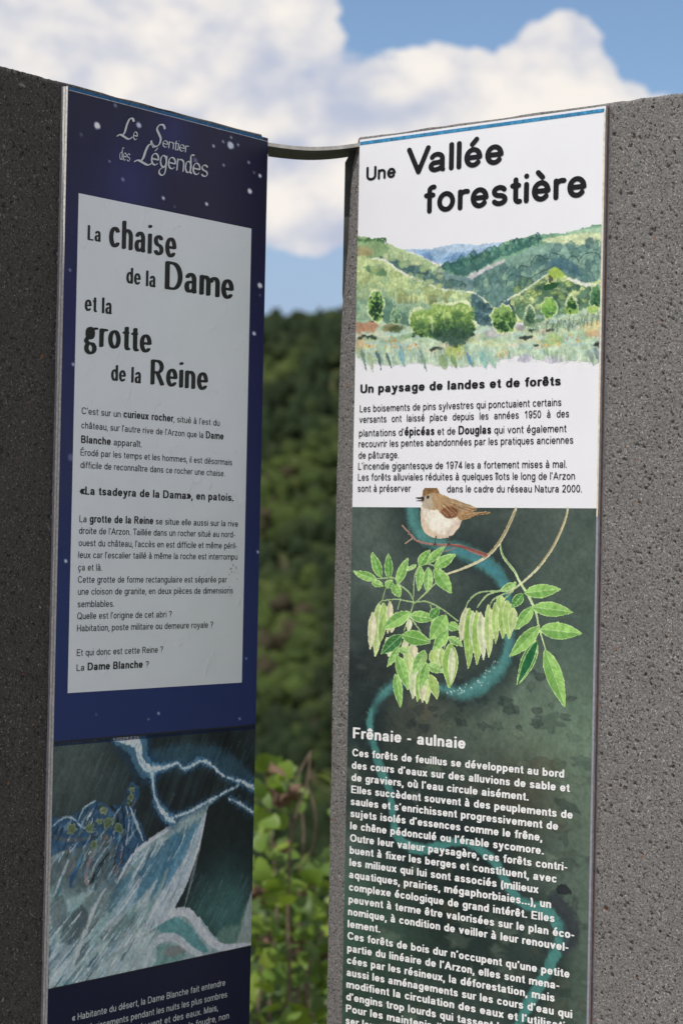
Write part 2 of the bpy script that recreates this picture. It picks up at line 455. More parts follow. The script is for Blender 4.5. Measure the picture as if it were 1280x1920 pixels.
    def leaf(s, x0, y0, x1, y1, wd, col, light=(215, 235, 170), dark=(60, 110, 50), vein=True, seed=0, tone=0.35):
        a = np.array(s.p(x0, y0)); b = np.array(s.p(x1, y1))
        mid = ((x0 + x1) / 2, (y0 + y1) / 2); L0 = math.hypot(x1 - x0, y1 - y0)
        nx, ny = -(y1 - y0) / L0, (x1 - x0) / L0
        top = []; bot = []
        for t in np.linspace(0, 1, 9):
            h = (math.sin(math.pi * min(1, t * 1.02)) ** 0.8 if t > 0 else 0) * wd * 0.5 * (1.08 - 0.45 * t) * (1.1)
            if t >= 1: h = 0
            cx = x0 + (x1 - x0) * t; cy = y0 + (y1 - y0) * t
            top.append((cx + nx * h, cy + ny * h)); bot.append((cx - nx * h, cy - ny * h))
        pts = top + bot[::-1][1:-1]
        big = [(mid[0] + (px - mid[0]) * 1.0 + (nx * 3.2 if i < 9 else -nx * 3.2), mid[1] + (py - mid[1]) * 1.0 + (ny * 3.2 if i < 9 else -ny * 3.2)) for i, (px, py) in enumerate(pts)]
        s.poly(big, light, 0.95, 1.0, warp=0.8, ws=4, seed=seed)
        s.poly(pts, col, 0.95, 1.2, warp=0.8, ws=5, var=0.09, seed=seed)
        half = top + [(x0 + (x1 - x0) * t, y0 + (y1 - y0) * t) for t in (0.8, 0.5, 0.2)]
        s.poly(half, dark, tone, 2.5, seed=seed)
        if vein:
            for k in range(2, 9):
                t = k / 10.0; bx = x0 + (x1 - x0) * t; by = y0 + (y1 - y0) * t
                for sg in (1, -1):
                    h = wd * 0.42 * math.sin(math.pi * t) ** .7
                    s.stroke([(bx, by), (bx + (x1 - x0) * .09 + sg * nx * h, by + (y1 - y0) * .09 + sg * ny * h)], 0.8, dark if k % 2 else light, 0.45, 1.2)
            s.stroke([(x0, y0), (x1, y1)], 1.1, light, 0.8, 1.0)
    def wet(s, amp, sc, tex, seed=1):
        h, w_ = s.U.shape
        dx = (fbm(s.U / sc, s.V / sc, 3, seed) - .5) * 2 * amp / s.cu; dy = (fbm(s.U / sc + 40, s.V / sc, 3, seed + 7) - .5) * 2 * amp / s.cv
        jj, ii = np.meshgrid(np.arange(w_), np.arange(h))
        a = np.clip(np.round(ii + dy), 0, h - 1).astype(int); b = np.clip(np.round(jj + dx), 0, w_ - 1).astype(int)
        s.C = s.C[a, b]; s.A = s.A[a, b]
        n = (fbm(s.U / 4.5, s.V / 4.5, 3, seed + 11) - .5) * 2 + (fbm(s.U / 16, s.V / 16, 3, seed + 13) - .5) * 1.6
        sat = 1 - np.clip(s.C.min(-1) * 1.05 - .05, 0, 1) ** 6
        s.C = np.clip(s.C * (1 + (tex * n * sat)[..., None] * np.array([1, .9, .95])), 0, 1)
    def build(s, name, parent, y, mat, gain, cut=False, label=None):
        P = np.stack([s.U * S, np.full(s.U.shape, y), TOP - s.V * S], -1)
        lin = np.clip(s2l(np.clip(s.C, 0, 1)) * gain, 0.003, 0.83)
        keep = None
        if cut:
            a = s.A > 0.4; keep = a[:-1, :-1] | a[1:, :-1] | a[1:, 1:] | a[:-1, 1:]
            keep = (a[:-1, :-1] & a[1:, 1:]) | (a[1:, :-1] & a[:-1, 1:])
        return link(name, grid_mesh(name, P, mat, lin, keep), parent, label=label)

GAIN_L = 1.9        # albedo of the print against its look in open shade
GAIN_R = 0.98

# ------------------------------------------------------------------ lettering: stroke skeletons swept by a nib, contoured into clean flat meshes
X_, A_, D_ = 0.52, 0.72, -0.21
def glyph(ch, hx, hy, st):
    Z = []
    def el(x0, x1, y0, y1, a0, a1, n=26):
        cx, cy = (x0 + x1) / 2, (y0 + y1) / 2; rx, ry = (x1 - x0) / 2 - hx, (y1 - y0) / 2 - hy
        return [(cx + rx * math.cos(math.radians(a)), cy + ry * math.sin(math.radians(a))) for a in np.linspace(a0, a1, n)]
    def vs(x, y0, y1): Z.append([(x + hx, y0 + hy), (x + hx, y1 - hy)])
    def hb(x0, x1, y): Z.append([(x0 + hx, y + hy), (x1 - hx, y + hy)])
    base, acc = ch, None
    for k, (b, a) in {'é': 'ea', 'è': 'eg', 'ê': 'ec', 'à': 'ag', 'â': 'ac', 'ù': 'ug', 'î': 'ıc', 'ô': 'oc', 'ç': 'cd', 'É': 'Ea'}.items():
        if ch == k: base, acc = b, a
    c = base; wd = 0.5
    if c == ' ': return [], 0.27
    if c == 'a':
        wd = .47
        Z.append(el(.02, .43, X_ - .34, X_, 158, 0, 16) + [(.43 - hx, .10), (.43 - hx + .015, hy)])
        Z.append([(.43 - hx, .31 - hy * .8), (.24, .31 - hy)] + el(0, .36, 0, .31, 100, 270, 16) + [(.27, hy + .015), (.43 - hx, .13)])
    elif c == 'b': vs(0, 0, A_); Z.append(el(0, .47, 0, X_, 0, 360)); wd = .47
    elif c == 'c': Z.append(el(0, .46, 0, X_, 42, 318)); wd = .44
    elif c == 'd': vs(.47 - 2 * hx, 0, A_); Z.append(el(0, .47, 0, X_, 0, 360)); wd = .47
    elif c == 'e':
        m = X_ / 2; Z.append([(.47 - hx, m)] + el(0, .47, 0, X_, 4, 318)); Z.append([(hx, m), (.47 - hx, m)]); wd = .47
    elif c == 'f': Z.append(el(.07, .40, A_ - .27, A_, 80, 180, 12) + [(.07 + hx, hy)]); hb(-.02, .29, X_ - 2 * hy); wd = .27
    elif c == 'g':
        if st == 'opt':
            Z.append(el(.02, .38, .17, X_, 0, 360)); hb(.28, .50, X_ - 2 * hy)
            Z.append([(.10, .21), (.05, .13), (.10, .07), (.30, .055)] + el(-.02, .45, D_ - .03, .10, 75, -250, 24)); wd = .47
        else:
            Z.append(el(0, .47, 0, X_, 0, 360)); Z.append([(.47 - hx, X_ - hy), (.47 - hx, D_ + .16)] + el(.01, .47, D_, D_ + .32, 0, -150, 18)); wd = .47
    elif c == 'h': vs(0, 0, A_); Z.append(el(0, .44, X_ - .36, X_, 170, 0, 16) + [(.44 - hx, hy)]); wd = .44
    elif c in 'iı':
        vs(0, 0, X_); wd = 2 * hx
        if c == 'i': Z.append([(hx, A_ - hy + (.02 if st == 'opt' else 0)), (hx, A_ - hy + .001)])
    elif c == 'j': Z.append([(.06 + hx, X_ - hy), (.06 + hx, D_ + .12)] + el(-.14, .06 + 2 * hx, D_, D_ + .2, 0, -80, 8)); Z.append([(.06 + hx, A_ - hy), (.06 + hx, A_ - hy + .001)]); wd = .08 + 2 * hx
    elif c == 'k': vs(0, 0, A_); Z.append([(.38, X_ - hy), (hx, .2)]); Z.append([(.16, .30), (.42 - hx, hy)]); wd = .42
    elif c == 'l': vs(0, 0, A_); wd = 2 * hx
    elif c == 'm':
        vs(0, 0, X_)
        for k in (0, 1):
            o = k * (.36 - hx * .3); Z.append(el(o, o + .36 + hx * .6, X_ - .32, X_, 170, 0, 14) + [(o + .36 - hx * .4, hy)])
        wd = .72 + .1 * hx
    elif c == 'n': vs(0, 0, X_); Z.append(el(0, .44, X_ - .36, X_, 170, 0, 16) + [(.44 - hx, hy)]); wd = .44
    elif c == 'o': Z.append(el(0, .48, 0, X_, 0, 360)); wd = .48
    elif c == 'p': vs(0, D_, X_); Z.append(el(0, .47, 0, X_, 0, 360)); wd = .47
    elif c == 'q': vs(.47 - 2 * hx, D_, X_); Z.append(el(0, .47, 0, X_, 0, 360)); wd = .47
    elif c == 'r': vs(0, 0, X_); Z.append(el(0, .42, X_ - .34, X_, 170, 72, 10)); wd = .27
    elif c == 's':
        Z.append(el(.01, .41, X_ / 2 - hy, X_, 28, 255, 16) + [(.22, X_ / 2)] + el(0, .42, 0, X_ / 2 + hy, 75, -152, 16)); wd = .42
    elif c == 't': Z.append([(.07 + hx, .66 - hy), (.07 + hx, .15)] + el(.07, .36, 0, .28, 180, 285, 10)); hb(-.01, .27, X_ - 2 * hy); wd = .27
    elif c == 'u': Z.append([(hx, X_ - hy)] + el(0, .44, 0, .36, 180, 352, 16)); vs(.44 - 2 * hx, 0, X_); wd = .44
    elif c == 'v': Z.append([(hx, X_ - hy), (.23, hy), (.46 - hx, X_ - hy)]); wd = .46
    elif c == 'w': Z.append([(hx, X_ - hy), (.18, hy), (.34, X_ - hy), (.50, hy), (.68 - hx, X_ - hy)]); wd = .68
    elif c == 'x': Z.append([(hx, X_ - hy), (.44 - hx, hy)]); Z.append([(.44 - hx, X_ - hy), (hx, hy)]); wd = .44
    elif c == 'y': Z.append([(hx, X_ - hy), (.235, hy + .02)]); Z.append([(.46 - hx, X_ - hy), (.22, -.03), (.17, D_ + .06), (.12, D_ + hy), (.05, D_ + hy)]); wd = .46
    elif c == 'z': hb(0, .42, X_ - 2 * hy); hb(0, .42, 0); Z.append([(.42 - hx, X_ - hy), (hx, hy)]); wd = .42
    elif c == 'A': Z.append([(hx, hy), (.32, A_ - hy), (.64 - hx, hy)]); hb(.10, .54, .19); wd = .64
    elif c == 'B':
        vs(0, 0, A_); wd = .55
        Z.append([(hx, A_ - hy)] + el(.0, .50, .36 - hy, A_, 80, -80, 14) + [(hx, .36)])
        Z.append([(hx, .36)] + el(.0, .54, 0, .36 + hy, 80, -80, 14) + [(hx, hy)])
    elif c == 'C': Z.append(el(0, .66, 0, A_, 40, 320)); wd = .62
    elif c == 'D': vs(0, 0, A_); Z.append([(hx, A_ - hy), (.2, A_ - hy)] + el(-.08, .62, 0, A_, 78, -78, 24) + [(.2, hy), (hx, hy)]); wd = .62
    elif c == 'E': vs(0, 0, A_); hb(0, .52, 0); hb(0, .49, .36 - hy); hb(0, .52, A_ - 2 * hy); wd = .52
    elif c == 'F': vs(0, 0, A_); hb(0, .45, .35 - hy); hb(0, .50, A_ - 2 * hy); wd = .49
    elif c == 'H': vs(0, 0, A_); vs(.56 - 2 * hx, 0, A_); hb(0, .56, .36 - hy); wd = .56
    elif c == 'L': vs(0, 0, A_); hb(0, .44, 0); wd = .43
    elif c == 'M': vs(0, 0, A_); vs(.68 - 2 * hx, 0, A_); Z.append([(hx, A_ - hy), (.34, hy), (.68 - hx, A_ - hy)]); wd = .68
    elif c == 'N': vs(0, 0, A_); vs(.56 - 2 * hx, 0, A_); Z.append([(hx, A_ - hy), (.56 - hx, hy)]); wd = .56
    elif c == 'O': Z.append(el(0, .69, 0, A_, 0, 360)); wd = .69
    elif c == 'P': vs(0, 0, A_); Z.append([(hx, A_ - hy), (.2, A_ - hy)] + el(.04, .54, .30, A_, 80, -80, 14) + [(.2, .30 + hy), (hx, .30 + hy)]); wd = .53
    elif c == 'Q': Z.append(el(0, .69, 0, A_, 0, 360)); Z.append([(.42, .17), (.66, -.02)]); wd = .69
    elif c == 'R': vs(0, 0, A_); Z.append([(hx, A_ - hy), (.2, A_ - hy)] + el(.02, .53, .33, A_, 80, -80, 14) + [(.2, .33 + hy), (hx, .33 + hy)]); Z.append([(.27, .33 + hy), (.56 - hx, hy)]); wd = .56
    elif c == 'S':
        Z.append(el(.02, .55, .36 - hy, A_, 25, 255, 16) + [(.29, .36)] + el(0, .57, 0, .36 + hy, 75, -155, 16)); wd = .57
    elif c == 'T': vs(.29 - hx, 0, A_); hb(0, .58, A_ - 2 * hy); wd = .58
    elif c == 'U': Z.append([(hx, A_ - hy)] + el(0, .56, 0, .48, 180, 360, 20) + [(.56 - hx, A_ - hy)]); wd = .56
    elif c == 'V': Z.append([(hx, A_ - hy), (.32, hy), (.64 - hx, A_ - hy)]); wd = .62
    elif c == '1': vs(.22, 0, A_); Z.append([(.22 + hx, A_ - hy), (.07, .53)]); wd = .42
    elif c == '0': Z.append(el(0, .47, 0, A_, 0, 360)); wd = .47
    elif c == '9': Z.append(el(0, .46, .25, A_, 0, 360)); Z.append(el(.0, .46, 0, A_ + .02, 10, -145, 18)); wd = .46
    elif c == '5': Z.append([(.42, A_ - hy), (.11, A_ - hy), (.06, .38)] + el(0, .46, 0, .47, 130, -152, 20)); wd = .46
    elif c == '4': Z.append([(.48, .18), (hx, .18), (.34, A_ - hy), (.34, hy)]); wd = .48
    elif c == '7': Z.append([(hx, A_ - hy), (.44, A_ - hy), (.25, .35), (.17, hy)]); wd = .46
    elif c == '2': Z.append(el(0, .45, .30, A_, 165, -20, 14) + [(.25, .26), (.05, hy), (.45 - hx, hy)]); wd = .46
    elif c == '.': Z.append([(hx, hy * 1.3), (hx * 1.4, hy * 1.3)]); Z.append([(hx, hy), (hx * 1.4, hy)]); wd = 2.4 * hx
    elif c == ',': Z.append([(hx, hy), (hx - .03, -.10)]); wd = 2 * hx
    elif c == '’': Z.append([(hx, A_ - hy), (hx - .02, A_ - .15)]); wd = 2 * hx
    elif c == '-': hb(0, .27, .22); wd = .27
    elif c == '(': Z.append(el(0, .5, -.22, .76, 125, 235, 14)); wd = .2
    elif c == ')': Z.append(el(-.3, .2, -.22, .76, 55, -55, 14)); wd = .2
    elif c == '«':
        for o in (0, .2): Z.append([(.2 + o, .46), (.04 + o, .27), (.2 + o, .08)])
        wd = .42
    elif c == '»':
        for o in (0, .2): Z.append([(.04 + o, .46), (.2 + o, .27), (.04 + o, .08)])
        wd = .42
    elif c == '?': Z.append(el(0, .45, .36, A_, 165, -40, 14) + [(.22, .33), (.22, .20)]); Z.append([(.22, hy), (.221, hy)]); wd = .45
    if st == 'script':
        if c == 'L':
            Z = [[(.50, .62), (.44, .70), (.33, .66), (.25, .45), (.20, .2), (.12, .06)], [(-.06, .02), (.03, .085), (.15, .06), (.34, .0), (.42, .02), (.50, .09)]]; wd = .50
        elif c == 'S':
            Z = [[(.44, .60), (.36, .70), (.20, .68), (.10, .54), (.20, .40), (.30, .26), (.26, .08), (.10, -.02), (-.06, .04), (-.10, .12)]]; wd = .40
        elif c == 'd':
            Z = [el(0, .40, 0, X_, 0, 360), [(.34, .08), (.33, .45), (.30, .70), (.38, .78), (.48, .76)], [(.34, .08), (.42, .03)]]; wd = .42
        elif c == 'g':
            Z = [el(0, .40, 0, X_, 0, 360), [(.37, .48), (.37, .0), (.30, -.25), (.12, -.30), (.0, -.20), (.08, -.06), (.30, .04)]]; wd = .42
        elif c == 't': Z = [[(.12, .64), (.12, .1), (.2, .03), (.28, .08)], [(0, .48), (.26, .48)]]; wd = .26
    if acc:
        top = (A_ if c in 'E' else X_) + .07; m = wd / 2
        if acc == 'a': Z.append([(m - .03, top), (m + .08, top + .12)])
        if acc == 'g': Z.append([(m - .08, top + .12), (m + .03, top)])
        if acc == 'c': Z.append([(m - .10, top), (m, top + .10), (m + .10, top)])
        if acc == 'd': Z.append([(m + .01, -.02), (m + .03, -.10), (m - .03, -.17), (m - .08, -.16)])
    return Z, wd

STYLES = {  # name: (nib half width, half height, exponent, nib angle, contour cell, slant, side gap)
    'reg': (.049, .042, 3, 0, .030, 0, .100), 'bold': (.077, .056, 3, 0, .030, 0, .080), 'black': (.080, .058, 3, 0, .030, 0, .075),
    'round': (.064, .063, 2, 0, .018, 0, .072), 'opt': (.086, .031, 2.5, 10, .018, 0, .062), 'script': (.046, .015, 2.2, 32, .020, .10, .045)}
_gc = {}
def glyph_mesh(ch, stn):
    if (ch, stn) in _gc: return _gc[(ch, stn)]
    hx, hy, pe, ang, cell, slant, gap = STYLES[stn]
    ix, iy = (hx, hy) if stn != 'script' else (.035, .035)
    strokes, wd = glyph(ch, ix, iy, stn)
    V, F = [], []
    if strokes:
        S_ = []
        for st in strokes:
            st = np.array(st)
            if stn == 'script' and len(st) < 20 and len(st) > 2: st = Canvas.smooth(None, st, 8, False)
            for a, b in zip(st[:-1], st[1:]):
                n = max(2, int(np.hypot(*(b - a)) / .008) + 1)
                S_.append(a + (b - a) * np.linspace(0, 1, n)[:, None])
        Q = np.concatenate(S_)
        lo = Q.min(0) - .13; hi = Q.max(0) + .13
        xs = np.arange(lo[0], hi[0], cell); ys = np.arange(lo[1], hi[1], cell)
        GX, GY = np.meshgrid(xs, ys)
        f = np.full(GX.shape, 1e9); ca, sa = math.cos(math.radians(ang)), math.sin(math.radians(ang))
        for q in Q:
            dx, dy = GX - q[0], GY - q[1]
            if ang: dx, dy = dx * ca + dy * sa, -dx * sa + dy * ca
            f = np.minimum(f, np.abs(dx / hx) ** pe + np.abs(dy / hy) ** pe)
        f = f ** (1 / pe) - 1
        ny, nx = f.shape; inside = f < 0
        def add(poly):
            b = len(V); V.extend(poly); F.append(tuple(range(b, b + len(poly))))
        for j in range(ny - 1):
            run = None
            for i in range(nx - 1):
                k = int(inside[j, i]) + int(inside[j, i + 1]) + int(inside[j + 1, i]) + int(inside[j + 1, i + 1])
                if k == 4:
                    if run is None: run = i
                    continue
                if run is not None:
                    add([(xs[run], ys[j]), (xs[i], ys[j]), (xs[i], ys[j + 1]), (xs[run], ys[j + 1])]); run = None
                if k == 0: continue
                cs = [(i, j), (i + 1, j), (i + 1, j + 1), (i, j + 1)]; pl = []
                for a in range(4):
                    (ia, ja), (ib, jb) = cs[a], cs[(a + 1) % 4]; fa, fb = f[ja, ia], f[jb, ib]
                    if fa < 0: pl.append((xs[ia], ys[ja]))
                    if (fa < 0) != (fb < 0):
                        t = fa / (fa - fb); pl.append((xs[ia] + (xs[ib] - xs[ia]) * t, ys[ja] + (ys[jb] - ys[ja]) * t))
                if len(pl) >= 3: add(pl)
            if run is not None: add([(xs[run], ys[j]), (xs[nx - 1], ys[j]), (xs[nx - 1], ys[j + 1]), (xs[run], ys[j + 1])])
    V = np.array(V) if V else np.zeros((0, 2))
    if slant and len(V): V[:, 0] += V[:, 1] * slant
    _gc[(ch, stn)] = (V, F, wd, gap); return _gc[(ch, stn)]

KERN = {('V', 'a'): -.10, ('T', 'a'): -.08}
def text(name, parent, H, lines, mat, y, label=None):
    """lines: (segments, x0, y0, x1, cap height[, fixed letter width]) in the sheet's tracing frame; segments = [(string, style, size), ...]"""
    VV, FF = [], []; nb = 0
    for ln in lines:
        segs, x0, y0, x1, cap = ln[:5]
        if isinstance(segs, tuple): segs = [segs]
        u0, v0 = uv(H, x0, y0); _, vt = uv(H, x0, y0 - cap); size = (v0 - vt) / 0.72
        yr = y0
        for _ in range(8):           # follow the printed baseline to its right end
            u1, v1 = uv(H, x1, yr); yr += (v0 - v1) * 0.9
        items = []; pen = 0.0; gaps = []; prev = None
        for (s_, stn, k) in segs:
            for ch in s_:
                V, F, wd, gap = glyph_mesh(ch, stn)
                if ch == ' ': pen += .30 * k; gaps.append(len(items)); prev = ch; continue
                pen += KERN.get((prev, ch), 0) * k
                items.append((V, F, pen, k)); pen += (wd + gap * 1.0) * k; last = gap * k; prev = ch
        pen -= last
        tot = u1 - u0
        if len(ln) > 5: sx = ln[5] * size; extra = (tot - pen * sx) / max(1, len(gaps))
        else: sx = tot / pen; extra = 0
        for n, (V, F, px, k) in enumerate(items):
            if not len(V): continue
            sh = extra * sum(1 for g in gaps if g <= n)
            P = np.empty((len(V), 3))
            P[:, 0] = (u0 + sh + (px + V[:, 0] * k) * sx) * S; P[:, 1] = y
            P[:, 2] = TOP - (v0 - V[:, 1] * size * k) * S
            VV.append(P); FF += [tuple(a + nb for a in f) for f in F]; nb += len(V)
    return link(name, mesh(name, np.concatenate(VV), FF, mat), parent, label=label)

R_, B_, K_ = 'reg', 'bold', 'black'
YA, YB, YC, YT = -0.00025, -0.0005, -0.00075, -0.0010    # stacked print layers, proud of the board face


# ---------- left panel: night-blue header gradient
cl = Canvas(H_L, 0, 0, 1, 0, 575.3, 0, 1110, 2.4, 2.4, (20, 19, 46))
U_, V_ = cl.U, cl.V
g = np.clip((V_ - 150) / 700, 0, 1)[..., None]
cl.C = np.array([11, 11, 36]) / 255 * (1 - g) + np.array([27, 38, 77]) / 255 * g
def glow(c, cx, cy, r, col, a):
    u, v = c.p(cx, cy); q = np.exp(-(((c.U - u) ** 2 + (c.V - v) ** 2) / (r * r)))[..., None] * a
    c.C = c.C * (1 - q) + np.array(col) / 255 * q
glow(cl, 245, 345, 80, (30, 35, 84), .65); glow(cl, 325, 250, 55, (28, 33, 84), .65); glow(cl, 180, 420, 160, (34, 36, 80), .3)
glow(cl, 130, 640, 180, (26, 27, 74), .5); glow(cl, 490, 700, 200, (22, 24, 68), .5); glow(cl, 400, 330, 120, (36, 32, 56), .4)
for (x, y, r, a) in [(182, 235, 5.5, .95), (216, 197, 3, .4), (152, 252, 3, .25), (260, 234, 4.5, .7), (308, 212, 3, .3), (432, 272, 6, .75), (400, 273, 2.2, .7),
                     (418, 265, 2, .6), (433, 257, 2, .6), (446, 271, 2, .6), (410, 240, 1.8, .6), (487, 329, 2.8, .9), (468, 358, 4, .9), (476, 323, 2, .4),
                     (419, 309, 2, .6), (306, 371, 2.6, .8), (387, 382, 2.6, .85), (230, 336, 3, .4), (366, 300, 4, .3), (466, 304, 2.5, .5), (487, 535, 4.2, .9), (487, 553, 2, .3),
                     (476, 625, 3.2, .75), (137, 683, 2.5, .7), (131, 506, 2, .5), (123, 1052, 2.6, .8), (483, 1035, 2, .8), (297, 1338, 2.2, .6), (278, 1349, 1.6, .4), (180, 1340, 2, .25),
                     (134, 1115, 2, .2), (461, 1235, 1.6, .5), (449, 1348, 1.8, .5), (133, 858, 6, .25), (107, 980, 2, .3), (205, 302, 1.6, .5), (327, 387, 1.4, .4)]:
    cl.blob(x, y, r, r * 1.1, (205, 212, 228), a, soft=3.0, warp=.1)
cl.build('night_sky_print', panel_l, YA, PRINT, GAIN_L)

# ---------- left panel: storm wave painting
f4 = Canvas(H_L, 60, 1340, 2.783, 0, 575.3, 1103, 1515.5, 1.55, 1.35, (26, 34, 38))
f = f4
n1 = fbm(f.U / 60, f.V / 60, 4, 4); diag = fbm((f.U + f.V * .55) / 7, (f.V - f.U) / 170, 4, 9)
f.C = np.array([24, 32, 35]) / 255 + (n1[..., None] - .5) * np.array([.10, .13, .13]) + (diag[..., None] - .5) * np.array([.10, .13, .14])
glow(f, 170, 230, 120, (84, 96, 92), .55); glow(f, 300, 240, 90, (60, 72, 72), .5)
for k in range(260):       # slanting rain
    x = rnd.uniform(100, 1160); y = rnd.uniform(60, 1100); L = rnd.uniform(30, 130)
    c = rnd.choice([(70, 92, 96), (52, 74, 82), (44, 66, 84), (14, 20, 24), (16, 22, 26), (90, 112, 112)])
    f.stroke([(x, y), (x - L * .48, y + L)], rnd.uniform(.7, 2.2), c, rnd.uniform(.15, .5), 1.4)
f.poly([(900, 500), (1000, 440), (1110, 470), (1150, 560), (1150, 900), (1140, 1000), (1080, 980), (960, 1000), (860, 1010), (760, 1010), (800, 880), (860, 700)], (20, 27, 29), .85, 10, warp=6, var=.02)
for (x, y, r, a) in [(1020, 960, 70, .5), (900, 1040, 60, .5), (1060, 1080, 70, .6)]: glow(f, x, y, r, (58, 98, 96), a)
for k in range(110):
    x = rnd.uniform(820, 1150); y = rnd.uniform(820, 1160); L = rnd.uniform(30, 120)
    f.stroke([(x, y), (x - L * .5, y + L)], rnd.uniform(.8, 2.6), rnd.choice([(74, 116, 116), (56, 90, 98), (98, 100, 108), (30, 48, 48)]), rnd.uniform(.2, .5), 1.5)
f.poly([(960, 1180), (1000, 1110), (1080, 1090), (1150, 930), (1145, 1215), (1010, 1215)], (96, 124, 112), .6, 8, warp=4, var=.05)
f.poly([(1145, 930), (1060, 1210), (1000, 1215), (1100, 1200), (1146, 1210)], (132, 140, 142), .75, 6, warp=3)
# pale wave body
f.poly([(90, 1400), (90, 700), (200, 690), (330, 860), (430, 900), (440, 800), (560, 690), (720, 590), (800, 530), (1060, 380), (1075, 375), (930, 470), (900, 540), (860, 690), (800, 880), (745, 1010),
        (840, 1030), (930, 1130), (1010, 1210), (1146, 1200), (1180, 1300), (300, 1500), (60, 1500)], (128, 146, 150), .95, 2.0, warp=3, ws=10, var=.07)
# dark left crest with foliage
f.poly([(90, 600), (95, 540), (200, 530), (260, 500), (330, 450), (400, 480), (470, 460), (500, 380), (520, 350), (560, 380), (550, 450), (530, 490), (580, 600), (590, 670), (480, 800), (430, 900), (380, 930),
        (300, 900), (200, 720), (90, 740)], (38, 66, 92), .95, 2.5, warp=4, ws=9, var=.07)
f.poly([(150, 720), (260, 690), (380, 620), (430, 700), (420, 860), (340, 900), (260, 940), (160, 960), (95, 960), (95, 780)], (68, 82, 86), .9, 4, warp=5, var=.08)
for k in range(90):        # long strokes of the falling water
    t = rnd.random(); x0 = 560 + 340 * t + rnd.uniform(-20, 20); y0 = 720 - 190 * t + rnd.uniform(-30, 60)
    L = rnd.uniform(140, 560); dx = -(.62 - .38 * t) * L + rnd.uniform(-20, 20)
    c = rnd.choice([(44, 86, 110), (60, 104, 126), (36, 66, 92), (96, 132, 140), (80, 118, 130), (156, 164, 170), (164, 170, 176), (70, 92, 98), (104, 130, 134), (88, 126, 130)])
    f.stroke([(x0, y0), (x0 + dx * .45, y0 + L * .5), (x0 + dx, y0 + L)], (1.2, rnd.uniform(3, 10), 1.2), c, rnd.uniform(.35, .8), 1.6, rag=1.5, seed=k)
f.poly([(90, 1400), (90, 960), (300, 930), (520, 900), (700, 1050), (640, 1200), (560, 1340), (300, 1500)], (122, 144, 146), .6, 20, warp=8, var=.05)
for k in range(120):        # broad washes lower left
    x0 = rnd.uniform(90, 700); y0 = rnd.uniform(850, 1330); L = rnd.uniform(60, 260)
    c = rnd.choice([(84, 106, 112), (112, 140, 142), (60, 90, 108), (74, 84, 88), (146, 156, 160), (90, 132, 134), (52, 62, 68), (122, 150, 150), (158, 162, 166)])
    f.stroke([(x0, y0), (x0 - L * .3, y0 + L * .45), (x0 - L * .75, y0 + L * .9)], (2, rnd.uniform(6, 20), 2), c, rnd.uniform(.3, .65), 3, rag=3, seed=k)
f.poly([(700, 660), (770, 620), (800, 700), (720, 780), (560, 960), (440, 1060), (400, 1080), (560, 820)], (48, 88, 112), .75, 4, warp=5, var=.07)
f.poly([(500, 780), (525, 800), (490, 850), (420, 1000), (250, 1150), (180, 1120), (260, 980), (400, 850)], (88, 102, 104), .65, 4, warp=5, var=.06)
f.poly([(820, 600), (870, 560), (880, 640), (830, 800), (740, 900), (700, 860)], (96, 128, 136), .7, 3, warp=3)
f.poly([(650, 1110), (740, 1060), (820, 1100), (880, 1180), (920, 1245), (830, 1220), (720, 1160)], (74, 118, 122), .9, 2.5, warp=4, var=.05)
f.poly([(600, 1300), (640, 1210), (730, 1200), (800, 1260), (700, 1300), (610, 1325)], (88, 120, 118), .9, 2.5, warp=4, var=.06)
f.blob(750, 1235, 60, 26, (108, 104, 104), .7, soft=4)
f.stroke([(590, 1330), (640, 1190), (740, 1165), (830, 1230), (880, 1255)], (10, 16, 10), (158, 164, 172), .9, 2)
f.stroke([(650, 1090), (760, 1030), (830, 1050), (900, 1150), (990, 1215), (1140, 1205)], (12, 20, 10), (164, 168, 178), .9, 2.5)
f.stroke([(640, 1120), (580, 1160), (450, 1240), (340, 1320)], (2, 8, 3), (52, 60, 64), .75, 2); f.stroke([(600, 1250), (500, 1340)], (2, 6, 2), (60, 70, 76), .7, 2)
